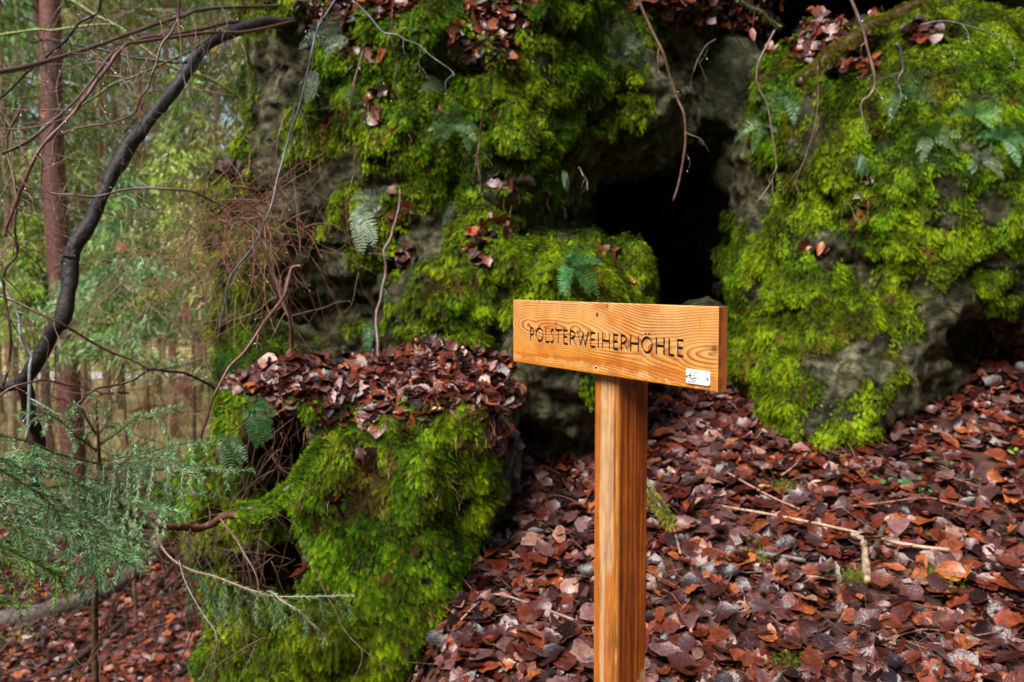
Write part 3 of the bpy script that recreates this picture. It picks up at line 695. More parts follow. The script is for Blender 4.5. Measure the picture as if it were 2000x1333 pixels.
def disc(c, r, out, col, seg=12, dome=.4):
    m = MB(); e = [c + r * (math.cos(a) * EU + math.sin(a) * UPV) for a in np.linspace(0, 2 * math.pi, seg, endpoint=False)]
    e2 = [c - WB * out + .6 * r * (math.cos(a) * EU + math.sin(a) * UPV) for a in np.linspace(0, 2 * math.pi, seg, endpoint=False)]
    v = np.array(e + e2 + [c - WB * out * .7]); f = [[i, (i + 1) % seg, seg + (i + 1) % seg, seg + i] for i in range(seg)] + [[seg + i, seg + (i + 1) % seg, 2 * seg] for i in range(seg)]
    m.add(v, [q[::-1] for q in f], col); return m
for zx, fv, c in ((810, .14, (.10, .07, .07)), (803, .925 - .04, (.45, .42, .40))):
    u = u_at(980 + zx / 4.343); p = A0 + EU * u - UPV * BH * (.165 if fv < .5 else .895)
    disc(p - WB * .0001, .0042, .0006, (.03, .015, .01)).build('screw_hole', M_BARK, board)
    disc(p - WB * .0008, .0030, .0012, c).build('screw', M_METAL, board)
def plaque():
    ua, ub = u_at(1342.5), u_at(1389.5); v0, v1 = BH * .762, BH * .94
    cx, cy = (ua + ub) / 2, (v0 + v1) / 2; hw, hh = (ub - ua) / 2, (v1 - v0) / 2; r = .004; out = []
    for k, (sx, sy) in enumerate(((1, -1), (1, 1), (-1, 1), (-1, -1))):
        for a in np.linspace(0, math.pi / 2, 5):
            an = a + [-math.pi / 2, 0, math.pi / 2, math.pi][k]; out.append((cx + sx * (hw - r) + r * math.cos(an), cy + sy * (hh - r) + r * math.sin(an)))
    n = len(out); pt = lambda u, v, o: A0 + EU * u - UPV * v - WB * o
    V = [pt(u, v, .0003) for u, v in out] + [pt(u, v, .0018) for u, v in out] + [pt(cx + (u - cx) * .97, cy + (v - cy) * .96, .0022) for u, v in out]
    f = [[i, n + i, n + (i + 1) % n, (i + 1) % n] for i in range(n)] + [[n + i, 2 * n + i, 2 * n + (i + 1) % n, n + (i + 1) % n] for i in range(n)] + [[2 * n + i for i in range(n)][::-1]]
    m = MB(); m.add(np.array(V), f, (.78, .84, .86)); pl = m.build('plaque', M_PLATE, board, label='small white plate with a printed emblem of trees and an arch')
    X = lambda a: cx - hw + a * 2 * hw; Y = lambda b: cy - hh + b * 2 * hh
    ink = MB()
    def line(pts, w=.0003):
        for (a, b), (c, d) in zip(pts[:-1], pts[1:]):
            p = np.array([X(a), Y(b)]); q = np.array([X(c), Y(d)]); t = (q - p) / max(np.linalg.norm(q - p), 1e-6); s = np.array([-t[1], t[0]]) * w
            ink.add(np.array([pt(*(p + s), .00245), pt(*(p - s), .00245), pt(*(q - s), .00245), pt(*(q + s), .00245)]), [[0, 1, 2, 3]], (.04, .04, .06))
    for x, h in ((.145, .17), (.185, .24), (.215, .32)):
        ink.add(np.array([pt(X(x - .022), Y(.50), .0024), pt(X(x + .022), Y(.50), .0024), pt(X(x), Y(.50 - h), .0024)]), [[0, 1, 2]], (.03, .03, .04))
    line([(.13, .6), (.2, .58), (.26, .66), (.32, .60), (.4, .57), (.48, .60)], .0006); line([(.24, .69), (.29, .62)], .0005)
    line([(.13, .24), (.22, .12), (.32, .12), (.42, .22), (.46, .18), (.49, .26), (.49, .5)], .0002); line([(.28, .52), (.29, .42), (.33, .39), (.37, .42), (.37, .55)], .0003); line([(.42, .25), (.42, .55)], .0002)
    for a in np.arange(.30, .45, .028): line([(a, .74 + (a - .3) * .1), (a + .018, .745 + (a - .3) * .1)], .0006)
    for a in np.arange(.12, .36, .026): line([(a, .85), (a + .018, .853)], .0006)
    line([(.40, .875), (.413, .877)], .0005); line([(.44, .875), (.452, .877)], .0005)
    ink.build('emblem', M_INK, pl)
    for a, b in ((.055, .52), (.92, .52)):
        disc(pt(X(a), Y(b), .0023), .0022, .0012, (.25, .16, .14), seg=8).build('plaque_screw', M_METAL, pl)
plaque()

# ------------------------------------------------------------------ branches, twigs, sticks
BLACK = (.022, .017, .017); BROWN = (.10, .05, .035); RED = (.13, .05, .035); TAN = (.27, .16, .09); PALE = (.36, .30, .2); GREY = (.13, .11, .10); MOSSY = (.16, .2, .02); OLIVE = (.12, .13, .03)
DROPS = []
def px_path(pts, jit=0.0, n=None):
    return smooth_path([P(*p) for p in pts], n or max(10, len(pts) * 6), jit)
def side_twigs(m, path, r, col, count, length, droop=.3, u0=.1, subs=True):
    n = len(path)
    for k in range(count):
        u = u0 + (1 - u0) * random.random() ** .9; i = min(int(u * (n - 1)), n - 2); t = path[i + 1] - path[i]; t = t / (np.linalg.norm(t) + 1e-9)
        d = nrmz(RNG.normal(size=3)); d = nrmz(d - t * d.dot(t) * .8 + t * .45 + GRAV * droop); L = length * random.uniform(.4, 1.2)
        q = [path[i]]; 
        for s in range(5):
            d = nrmz(d + RNG.normal(size=3) * .22 + GRAV * droop * .25); q.append(q[-1] + d * L / 5)
        rr = min(max(r * .35, .0009), .0022); q = smooth_path(q, 12); m.tube(q, np.linspace(rr, rr * .4, 12), np.array(col) * 1.3 + .02, seg=4)
        if random.random() < .5: DROPS.append(q[random.choice((5, 8, 11))] + GRAV * .003)
        if subs and random.random() < .6: side_twigs(m, q, rr, col, 2, L * .5, droop, .3, False)
def branch(name, label, cat, pts, w0, w1, col, subs=0, slen=.25, droop=.3, group=None, jit=.012, mat=None, seg=7, knots=.12):
    path = px_path(pts, jit); d0, d1 = pts[0][2], pts[-1][2]; n = len(path)
    r = np.linspace(w0 * d0 / F / 2, w1 * d1 / F / 2, n) * (1 + knots * vnoise(np.arange(n) * .8 + pts[0][0], np.zeros(n), np.zeros(n)))
    m = MB(); m.tube(path, r, col, seg=seg, jit=.07)
    if subs: side_twigs(m, path, max(w1 * d1 / F / 2, .0015) * 1.6, col, subs, slen, droop)
    root = path[0].copy(); o = thing(name, label, cat, root, group)
    m.build('wood', mat or M_TWIG, o, smooth=True); return o, path
def single(name, label, cat, pts, w0, w1, col, subs=0, slen=.25, droop=.3, group=None, jit=.01, mat=None, seg=6):
    path = px_path(pts, jit); d0, d1 = pts[0][2], pts[-1][2]; n = len(path)
    r = np.linspace(w0 * d0 / F / 2, w1 * d1 / F / 2, n) * (1 + .15 * vnoise(np.arange(n) * .9 + pts[0][0], np.zeros(n), np.zeros(n)))
    m = MB(); m.tube(path, r, col, seg=seg, jit=.08)
    if subs: side_twigs(m, path, max(w1 * d1 / F / 2, .0012) * 1.5, col, subs, slen, droop)
    m.build(name, mat or M_TWIG, smooth=True, label=label, category=cat, group=group); return path
def furry(path, r0, r1, n, col, label, L=.016):
    """short moss fur round a branch"""
    i = RNG.uniform(0, len(path) - 1.01, n); a = i.astype(int); f = (i - a)[:, None]; p = path[a] * (1 - f) + path[a + 1] * f
    t = nrmz(path[a + 1] - path[a]); d = nrmz(RNG.normal(size=(n, 3)) + np.array([0, -.3, .35])); d = nrmz(d - t * (d * t).sum(1, keepdims=True)); r = (r0 + (r1 - r0) * i / len(path))[:, None]
    c = np.array(col) * RNG.uniform(.6, 1.4, (n, 1))
    return frond_mesh(p + d * r, d, RNG.uniform(.6, 1.3, n) * L, c, K=3, droop=(.9, .3, .4))

# the big dark leaning stem and its long companions
T1, p1 = branch('leaning_stem', 'thick black wet stem arching from the rock top down to the lower left', 'branch',
    [(640, 30, 4.5), (575, 42, 4.3), (500, 52, 4.1), (420, 85, 3.9), (375, 125, 3.8), (330, 190, 3.7), (275, 255, 3.6), (240, 310, 3.55), (195, 385, 3.5), (150, 490, 3.45), (125, 600, 3.4), (95, 670, 3.4), (42, 748, 3.4)], 20, 30, BLACK, 9, .3, jit=.010, mat=M_BARK, seg=12, knots=.14)
for pts, w0, w1 in (([(42, 748, 3.4), (20, 752, 3.42), (-60, 756, 3.45)], 22, 18), ([(44, 744, 3.4), (60, 800, 3.5), (72, 880, 3.6), (66, 960, 3.7)], 30, 22), ([(150, 492, 3.42), (130, 505, 3.3), (115, 512, 3.25)], 10, 5)):
    m = MB(); pth = px_path(pts, .01); m.tube(pth, np.linspace(w0, w1, len(pth)) * pts[0][2] / F / 2, BLACK, seg=9, jit=.06); m.build('side_stem', M_BARK, T1, smooth=True)
G1 = 'bare branches reaching over the forest at the upper left'
branch('bare_branch', 'long straight pale brown branch crossing the big trunk near the top left', 'branch', [(620, 22, 4.5), (560, 12, 4.3), (420, 14, 3.9), (350, 40, 3.7), (250, 74, 3.4), (150, 106, 3.1), (-20, 146, 2.7)], 6, 11, BROWN, 14, .35, group=G1)
branch('bare_branch', 'slender brown branch running just above the black arching stem', 'branch', [(600, 38, 4.5), (520, 42, 4.2), (430, 48, 3.9), (330, 68, 3.6), (240, 100, 3.4), (165, 190, 3.2), (60, 272, 3.0), (-30, 312, 2.9)], 7, 5, BROWN, 14, .3, group=G1)
branch('bare_branch', 'reddish branch bending steeply down along the far left edge', 'branch', [(600, 30, 4.4), (470, 62, 3.9), (350, 68, 3.6), (250, 90, 3.2), (225, 130, 3.1), (170, 195, 3.0), (110, 255, 2.95), (62, 320, 2.9), (38, 390, 2.9), (12, 455, 2.9)], 6, 7, RED, 16, .3, group=G1)
branch('bare_branch', 'thin dark branch dropping from the top and curving left to the big trunk', 'branch', [(352, -20, 3.4), (345, 45, 3.4), (322, 95, 3.35), (292, 160, 3.3), (275, 205, 3.3), (215, 238, 3.3), (110, 262, 3.3)], 6, 3, RED, 10, .22, group=G1)
branch('bare_branch', 'short black branch lying level across the big trunk', 'branch', [(60, 82, 4.0), (150, 90, 3.9), (240, 112, 3.8), (360, 118, 3.7)], 4, 6, BLACK, 5, .2, group=G1)
branch('bare_branch', 'wiry branch across the middle of the black stem towards the rock', 'branch', [(75, 370, 3.3), (120, 380, 3.3), (200, 378, 3.3), (350, 372, 3.3), (430, 400, 3.4), (500, 450, 3.4), (530, 520, 3.4), (560, 600, 3.4), (575, 690, 3.5)], 4, 5, BROWN, 12, .25, group=G1)
branch('bare_branch', 'dark leafless branch that meets the top edge left of the big trunk', 'branch', [(195, -10, 3.2), (200, 14, 3.2), (150, 50, 3.2), (110, 100, 3.3), (40, 150, 3.4), (-30, 230, 3.5)], 6, 4, BLACK, 12, .3, group=G1)
branch('bare_branch', 'thin branch slanting from the black stem down to the left border', 'branch', [(430, 55, 3.8), (300, 140, 3.6), (205, 180, 3.5), (140, 220, 3.4), (60, 270, 3.3), (-20, 310, 3.3)], 4, 5, OLIVE, 10, .3, group=G1)
branch('mossy_branch', 'yellow green mossy branch across the big trunk, high at the left', 'branch', [(-30, 76, 5.2), (60, 62, 5.2), (120, 55, 5.2), (210, 48, 5.2), (250, 60, 5.2)], 6, 4, MOSSY, 6, .3, group='moss coated branches in the background')
branch('mossy_branch', 'green mossy branch slanting down to the right behind the black stem', 'branch', [(130, 0, 5.4), (190, 30, 5.4), (240, 62, 5.4), (330, 125, 5.4), (420, 160, 5.5), (480, 205, 5.6)], 8, 5, MOSSY, 8, .3, group='moss coated branches in the background')
G2 = 'lower bare stems crossing in front of the forest'
branch('bare_branch', 'straight reddish stem slanting down to the right below the black stem', 'branch', [(-20, 578, 3.0), (100, 622, 3.0), (200, 675, 3.1), (295, 727, 3.2)], 6, 4, RED, 6, .2, group=G2)
branch('bare_branch', 'low arched dark stem rising from the left edge and ending at the rock', 'branch', [(140, 800, 3.1), (195, 762, 3.15), (290, 727, 3.2), (350, 724, 3.3), (400, 750, 3.4), (430, 770, 3.5)], 4, 6, BLACK, 8, .2, group=G2)
branch('bare_branch', 'thin dark stem drooping from the base of the black stem', 'branch', [(-20, 790, 3.0), (50, 748, 3.05), (110, 743, 3.1), (160, 760, 3.15), (200, 768, 3.2)], 5, 3, RED, 6, .2, group=G2)
branch('bare_branch', 'red bare stem leaning across the left edge of the rock', 'branch', [(590, 525, 3.3), (575, 530, 3.3), (552, 580, 3.2), (510, 640, 3.1), (465, 700, 3.05), (425, 765, 3.0), (385, 860, 3.0)], 7, 5, RED, 5, .15, group=G2)
branch('bare_branch', 'brown woody stem standing upright on the leaf covered ledge', 'branch', [(583, 738, 3.7), (572, 680, 3.7), (558, 600, 3.7), (540, 530, 3.7), (520, 450, 3.7), (480, 395, 3.7)], 10, 4, (.2, .1, .06), 14, .25, .5, group=G2)
branch('bare_branch', 'long thin bluish grey stem hanging past the left shoulder of the rock', 'branch', [(660, -10, 3.5), (620, 60, 3.5), (585, 200, 3.5), (560, 300, 3.5), (520, 420, 3.4), (460, 540, 3.4), (425, 640, 3.4)], 4, 4, (.10, .11, .12), 5, .15, group=G2)
branch('bare_branch', 'dark crooked stem at the far left, hanging in loops', 'branch', [(40, 200, 3.0), (15, 300, 3.0), (35, 400, 2.95), (30, 480, 2.95), (12, 560, 2.95), (20, 650, 2.95), (8, 760, 2.95)], 5, 6, BROWN, 16, .2, group=G2)
branch('bare_branch', 'pale bluish dead stem standing at the left edge', 'branch', [(-10, 545, 3.3), (28, 600, 3.3), (50, 680, 3.3), (56, 740, 3.3), (55, 860, 3.3)], 5, 7, (.3, .33, .32), 3, .12, group=G2)
G3 = 'bare twigs hanging in front of the rocks'
for lb, pts, w0, w1, c, k in (
    ('thick bent twig hanging in front of the dark cave mouth', [(1245, -15, 3.9), (1290, 90, 3.9), (1318, 165, 3.9), (1338, 240, 3.9), (1335, 320, 3.9), (1316, 389, 3.9)], 8, 6, (.22, .12, .08), 2),
    ('hooked twig hanging over the broad mossy rock, thickest there', [(1652, -15, 3.7), (1690, 80, 3.7), (1708, 150, 3.7), (1702, 185, 3.7), (1683, 206, 3.7), (1697, 270, 3.7)], 8, 4, (.3, .2, .15), 2),
    ('wavy twig along the left edge of the broad mossy rock', [(1512, 60, 3.8), (1480, 145, 3.8), (1502, 210, 3.8), (1520, 305, 3.8), (1512, 345, 3.8), (1475, 400, 3.8)], 5, 3, (.3, .2, .14), 2),
    ('very thin twig hanging right of the wavy twig', [(1600, 130, 3.9), (1592, 230, 3.9), (1575, 300, 3.9), (1545, 370, 3.9)], 3, 2, TAN, 1),
    ('short curved twig in the gap above the cave', [(1395, 80, 4.3), (1375, 100, 4.3), (1352, 140, 4.3), (1350, 180, 4.3)], 4, 3, BROWN, 1),
    ('knobbly upright twig on the upper part of the broad mossy rock', [(1752, 90, 4.0), (1760, 130, 4.0), (1757, 175, 4.0)], 9, 6, GREY, 2),
    ('straight pale twig sticking out at the top right corner', [(1800, 44, 4.2), (1870, 48, 4.2), (1972, 76, 4.2)], 3, 3, (.3, .3, .32), 1),
    ('white forked twig lying over the moss at the rock top', [(690, 5, 3.9), (745, 60, 3.9), (785, 75, 3.9), (830, 95, 3.9), (862, 120, 3.9), (887, 152, 3.9)], 4, 3, (.3, .31, .3), 2),
    ('dark drooping twig below the forked white twig', [(770, 20, 3.9), (768, 80, 3.9), (772, 140, 3.9), (785, 195, 3.9)], 4, 3, BROWN, 3),
    ('rough grey twig leaning on moss beside the pale ferns', [(710, 90, 4.1), (695, 150, 4.1), (682, 205, 4.1)], 6, 5, (.2, .12, .11), 1),
    ('orange twig reaching out from the bushy tangle to the rock', [(520, 395, 3.7), (545, 350, 3.8), (600, 315, 3.9), (645, 290, 4.0)], 3, 2, (.3, .12, .04), 0),
    ('brown root hanging down the middle of the tall outcrop', [(945, 210, 4.05), (938, 270, 4.1), (935, 320, 4.1), (940, 350, 4.1)], 5, 3, (.22, .11, .07), 2),
    ('short pale root at the lip of the cave mouth', [(1128, 330, 4.2), (1140, 345, 4.2), (1146, 370, 4.2)], 3, 3, (.4, .33, .27), 0)):
    single('hanging_twig', lb, 'twig', pts, w0 * .85, w1 * .6, tuple(np.array(c) * .62), k + 2, .12, .5, group=G3)
o, pth = branch('dead_sapling', 'dead rooted stem, brown above and pale below, leaning on the moss above the ledge', 'branch', [(736, 700, 3.75), (738, 640, 3.8), (742, 590, 3.85), (750, 520, 3.9), (765, 455, 3.95), (780, 375, 4.0)], 8, 6, (.11, .06, .045), 8, .12, .4)
# branches wrapped in moss
for nm, lb, pts, w0, w1, n, col, L in (
    ('mossy_branch', 'thick bright green mossy branch sloping up to the ledge from the spruce', [(470, 1003, 2.95), (530, 982, 2.95), (580, 945, 3.0), (610, 905, 3.05), (624, 872, 3.1)], 20, 16, 2200, (.2, .36, .01), .022),
    ('mossy_branch', 'yellowish mossy branch lying across the top of the broad right rock', [(1815, -8, 4.6), (1740, 30, 4.5), (1695, 52, 4.4), (1640, 98, 4.3), (1600, 130, 4.25), (1560, 158, 4.2)], 16, 22, 2600, (.26, .26, .015), .02),
    ('mossy_branch', 'small forked mossy branch above the cave crack', [(1440, 0, 4.6), (1480, 20, 4.6), (1510, 38, 4.6), (1530, 55, 4.6)], 8, 8, 250, (.08, .14, .01), .012),
    ('mossy_stick', 'short yellow mossy stick on the leaves right behind the post', [(1258, 945, 3.5), (1280, 975, 3.45), (1300, 1000, 3.4), (1318, 1022, 3.4)], 16, 12, 700, (.38, .38, .05), .018)):
    o, pth = branch(nm, lb, 'branch', pts, w0, w1, (.08, .05, .02), 0)
    r0, r1 = w0 * pts[0][2] / F / 2, w1 * pts[-1][2] / F / 2
    v, f, c = furry(pth, r0, r1, n, col, '', L); mk('moss_coat', v, f, M_MOSS, o, col=c)
# sticks on the ground
G4 = 'sticks lying on the leaf litter'
for lb, pts, w0, w1, c in (
    ('long thin pale stick lying on the leaves right of the post', [(1408, 1006), (1500, 1022), (1600, 1042), (1700, 1065), (1765, 1082), (1850, 1093)], 5, 8, (.42, .27, .18)),
    ('reddish stick lying above the long pale stick', [(1630, 1010), (1720, 1000), (1805, 990), (1850, 1000), (1900, 1012)], 5, 4, (.25, .11, .07)),
    ('short broken grey stick with pale bark, standing in the litter', [(1660, 1062), (1682, 1072), (1688, 1110), (1692, 1155)], 14, 16, (.32, .22, .15)),
    ('dark side piece of the broken stick', [(1722, 1050), (1712, 1075), (1702, 1110)], 13, 11, (.07, .06, .04)),
    ('short level grey stick below the mossy tuft', [(1480, 1098), (1530, 1106), (1572, 1114)], 9, 9, (.14, .13, .13)),
    ('stick poking in from the right border', [(1955, 1120), (1985, 1130), (2030, 1145)], 8, 10, (.45, .33, .25)),
    ('thin pale stick below the yellow mossy stick', [(1308, 1025), (1318, 1060), (1328, 1100)], 4, 5, (.5, .35, .22)),
    ('slanting twig among leaves near the cave rock', [(1575, 900), (1545, 930), (1525, 945)], 3, 4, (.35, .25, .2)),
    ('thin dark twig crossing leaves at the bottom right of the post', [(1265, 1200), (1330, 1170), (1400, 1155), (1450, 1120)], 4, 3, (.08, .04, .03)),
    ('long dark twig left of the post base', [(900, 1230), (960, 1180), (1040, 1200), (1120, 1230)], 4, 5, (.3, .2, .16)),
    ('twig lying flat at the bottom right corner', [(1700, 1280), (1800, 1250), (1900, 1262), (1990, 1240)], 5, 3, (.2, .1, .07)),
    ('thin brown twig on the leaves below the broad rock', [(1420, 940), (1500, 985), (1560, 1012)], 4, 4, (.35, .2, .14)),
    ('pale peeled stick on the ledge leaves', [(770, 826), (815, 820), (862, 818)], 5, 8, (.5, .32, .18)),
    ('small stick on the leaf heap left side', [(570, 780), (600, 795), (622, 806)], 4, 4, (.45, .3, .18))):
    q = []
    for x, y in pts:
        h_, n_ = hit(x, y, 3.4); q.append(h_ + np.array([0, -.01, .035]))
    q = smooth_path(q, 20); d = q[:, 1].mean(); m = MB(); m.tube(q, np.linspace(w0, w1, 20) * d / F / 2 * (1 + .15 * RNG.uniform(-1, 1, 20)), c, seg=6, jit=.1)
    m.build('fallen_stick', M_BARK, smooth=True, label=lb, category='stick', group=G4)
# fallen log on the lower ground
def log(lb, pts, w0, w1, col):
    q = []
    for x, y in pts: h_, n_ = hit(x, y, 7.0); q.append(h_ + np.array([0, 0, .05]))
    q = smooth_path(q, 26, .02); m = MB(); r = np.linspace(w0, w1, 26) * q[:, 1] / F / 2
    m.tube(q, r, np.array(col) * RNG.uniform(.6, 1.3, (26, 1)), seg=12, jit=.06); m.build('fallen_log', M_BARK, smooth=True, label=lb, category='log')
log('grey weathered log lying across the brown leaves at the lower left', [(-60, 1235), (60, 1212), (150, 1195), (235, 1150), (310, 1085), (390, 1000)], 46, 30, (.13, .1, .09))
log('thinner dark fallen limb beside the grey weathered log', [(120, 1330), (220, 1240), (310, 1150), (400, 1060)], 14, 10, (.05, .03, .025))
# ------------------------------------------------------------------ tangles of dry twigs
def tangle(lb, centre, spread, n, L, r, col, dirv, droop, cat='shrub', name='dry_shrub', root=None, bend=.25):
    m = MB(); c0 = P(*centre)
    for k in range(n):
        p = c0 + RNG.normal(size=3) * np.array(spread); d = nrmz(np.array(dirv, float) + RNG.normal(size=3) * .7); q = [p]; l = L * random.uniform(.4, 1.3)
        cv = RNG.normal(size=3) * bend
        for s in range(7): d = nrmz(d + cv * .6 + RNG.normal(size=3) * .13 + GRAV * droop); q.append(q[-1] + d * l / 7)
        q = smooth_path(q, 16); rr = r * random.uniform(.5, 1.3); cc = np.array(col) * random.uniform(.6, 1.5)
        m.tube(q, np.linspace(rr, rr * .4, 16), cc, seg=4)
        if random.random() < .4: side_twigs(m, q, rr, cc, 2, l * .35, droop, .2, False)
        if random.random() < .25: DROPS.append(q[random.randint(4, 15)] + GRAV * .003)
    m.build(name, M_TWIG, smooth=True, label=lb, category=cat)
tangle('reddish brown tangle of fine dry twigs against the left edge of the rock', (500, 430, 3.75), (.09, .12, .07), 190, .42, .0017, (.24, .10, .055), (-.5, 0, .15), .22)
tangle('curtain of thin brown twigs hanging between the black stem and the rock', (400, 560, 4.3), (.22, .25, .2), 260, .5, .0016, (.26, .14, .08), (-.7, 0, -.3), .12)
tangle('loose net of wet dark twigs behind the top of the black stem', (330, 130, 4.2), (.35, .3, .25), 130, .6, .0013, (.08, .06, .045), (-.7, 0, -.4), .1)
tangle('mesh of pale olive twigs at the upper left corner', (120, 250, 3.8), (.3, .3, .35), 120, .55, .0013, (.22, .13, .07), (-.3, 0, -.6), .1)
tangle('fine grey twigs in front of the pale trunks, low on the left', (230, 640, 4.6), (.4, .3, .2), 80, .5, .0014, (.15, .09, .07), (.3, 0, -.3), .05)
tangle('dark rooty twigs under the left lip of the ledge', (520, 860, 3.3), (.1, .08, .07), 60, .25, .0013, (.14, .06, .035), (-.2, -.2, -.7), .25, cat='roots', name='root_tangle')
tangle('brown dead twigs of the spruce hanging towards the lower left rock', (420, 1060, 3.0), (.16, .15, .06), 70, .36, .0014, (.13, .06, .04), (.1, -.1, -.6), .15)
tangle('mass of dark fine twigs over the leaves at the lower left', (200, 1130, 3.2), (.22, .2, .12), 55, .5, .0013, (.09, .06, .04), (-.4, 0, -.7), .1)
def strands():
    m = MB()
    for (x0, x1, y0, y1, n, L) in ((540, 1000, 800, 860, 110, .10), (610, 960, 850, 1000, 60, .09), (700, 1000, 560, 680, 30, .09), (700, 800, 180, 280, 25, .12), (1640, 1720, 300, 420, 25, .12), (560, 640, 220, 330, 45, .1), (900, 1100, 250, 480, 30, .08)):
        for k in range(n):
            p, no = hit(random.uniform(x0, x1), random.uniform(y0, y1)); d = nrmz(no * .5 + GRAV * .9 + RNG.normal(size=3) * .35); q = [p]
            for s in range(5): d = nrmz(d + RNG.normal(size=3) * .25 + GRAV * .2); q.append(q[-1] + d * L * random.uniform(.5, 1.3) / 5)
            m.tube(smooth_path(q, 10), np.linspace(.0011, .0006, 10), np.array([.38, .19, .07]) * random.uniform(.4, 1.3), seg=3)
    m.build('dry_grass', M_TWIG, kind='stuff', label='dry tan rootlets and pine needles hanging off the ledge and moss')
strands()
# ------------------------------------------------------------------ ferns
def frond(base, d, L, col, wid=.19, bend=.5):
    n = 15; q = [base]; d = nrmz(np.array(d, float))
    for s in range(n): d = nrmz(d + GRAV * bend / n * 1.6); q.append(q[-1] + d * L / n)
    q = np.array(q); t = nrmz(np.gradient(q, axis=0)); view = nrmz(np.array([0, 0, CZ]) - base); s_ = nrmz(np.cross(t, view + RNG.normal(size=3) * .35))
    V = []; Fc = []; C = []; nrm = nrmz(np.cross(s_, t))
    for i in range(1, n + 1):
        u = i / n; w = L * wid * math.sin(math.pi * min(1, .12 + .88 * u)) ** .6 * (1.12 - u * .5) + L * .012
        for sg in (-1, 1):
            k = len(V); dd = s_[i] * sg + t[i] * .35; b = q[i]; hw = L / n * .24; lift = nrm[i] * w * .12 * random.uniform(-1, 1.5)
            V += [b - t[i] * hw, b + t[i] * hw, b + dd * w * .6 + t[i] * hw * .9 + lift, b + dd * w + lift * 1.6, b + dd * w * .55 - t[i] * hw * .8 + lift]
            Fc.append([k, k + 1, k + 2, k + 3, k + 4]); c = np.array(col) * random.uniform(.8, 1.2); C += [c * .8, c * .8, c, c * 1.1, c]
    m = MB(); m.add(np.array(V), Fc, np.array(C)); m.tube(q, np.linspace(.0011, .0005, n + 1), np.array(col) * .5, seg=3); return m
def fern(px, py, n, L, col, label, fan=(-1.2, 1.2), out=.5, down=.2, group='small ferns growing on the mossy rocks'):
    b, no = hit(px, py); b = b + no * .04; L *= random.uniform(1.05, 1.35); col = tuple(np.array(col) * random.uniform(.7, 1.1)); r = thing('fern', label, 'fern', b, group); lat = nrmz(np.cross(no, np.array([0, 0, 1.0])))
    n = n + 2
    for k in range(n):
        a = fan[0] + (fan[1] - fan[0]) * (k + .5) / n + random.uniform(-.15, .15)
        d = -lat * math.sin(a) * 1.0 * -1 + np.array([0, 0, 1.0]) * math.cos(a) * (1 if down < .5 else -1) + no * out
        frond(b, d, L * random.uniform(.8, 1.15), col, bend=.9 if down < .5 else .3).build('frond', M_FERN, r)
FP = (.30, .40, .25); FG = (.06, .19, .045); FD = (.05, .11, .04); FB = (.13, .27, .09)
for a in ((655, 95, 3, .12, FP, 'pale fern high on the left shoulder of the outcrop', (-.2, 1.6)),
          (625, 130, 2, .13, FP, 'pale blue green fern hanging left of the highest pale fern', (2.4, 3.3)),
          (690, 90, 2, .09, FP, 'small pale fern tuft right of the highest pale fern', (.6, 1.8)),
          (748, 385, 3, .12, FP, 'pale fern above the brown leaf clump in mid outcrop', (-.2, 1.5)),
          (700, 410, 4, .15, FP, 'large pale fern drooping to the left in mid outcrop', (-2.9, -1.8)),
          (905, 390, 2, .10, FP, 'single pale fern frond right of the bare stone in mid outcrop', (1.0, 2.4)),
          (733, 530, 2, .13, FB, 'green fern hanging left of the dead rooted stem', (-3.0, -2.5)),
          (735, 640, 2, .14, FG, 'dark green fern beside the foot of the dead rooted stem', (-2.8, -2.2)),
          (860, 195, 1, .09, FP, 'tiny curled fern frond on upper moss', (.5, 1.2)),
          (895, 238, 6, .13, FB, 'drooping fern rosette in the upper moss', (-2.2, 2.2)),
          (1095, 518, 8, .13, (.10, .34, .09), 'bright green fern on the boulder just above the sign board', (-2.4, 2.4)),
          (1085, 335, 3, .08, FB, 'small fern on the nose left of the cave', (1.0, 3.0)),
          (1205, 125, 7, .12, FD, 'dark fern high above the cave mouth', (-2.0, 2.0)),
          (1548, 190, 5, .12, FG, 'green fern at the upper left of the broad mossy rock', (-2.6, 2.6)),
          (1497, 235, 4, .12, FB, 'fern beside the wavy twig on the broad mossy rock', (-3.0, 3.0)),
          (1752, 180, 7, .14, FB, 'big fern under the knobbly upright twig', (-2.3, 2.0)),
          (1820, 272, 4, .11, FB, 'fern in the middle right of the broad mossy rock', (-2.0, 2.6)),
          (1905, 235, 5, .10, (.14, .36, .10), 'fresh green fern near the right border', (-1.9, 1.2)),
          (1905, 315, 5, .09, FP, 'pale fern low at the right border', (-1.8, 1.8)),
          (1965, 270, 6, .12, (.10, .30, .10), 'fern touching the right border', (-2.2, 1.2)),
          (1668, 305, 3, .09, FG, 'small fern beside the thick hooked twig tip', (2.0, 3.6)),
          (470, 735, 5, .11, FG, 'dark green fern on the left end of the ledge', (-2.4, 1.2)),
          (480, 800, 6, .115, FG, 'large dark fern hanging from the left edge of the ledge', (-2.8, -.4)),
          (440, 860, 4, .11, FG, 'lowest dark fern on the left edge of the ledge', (-2.8, -.8))):
    fern(a[0], a[1], a[2], a[3], a[4], a[5], fan=a[6])
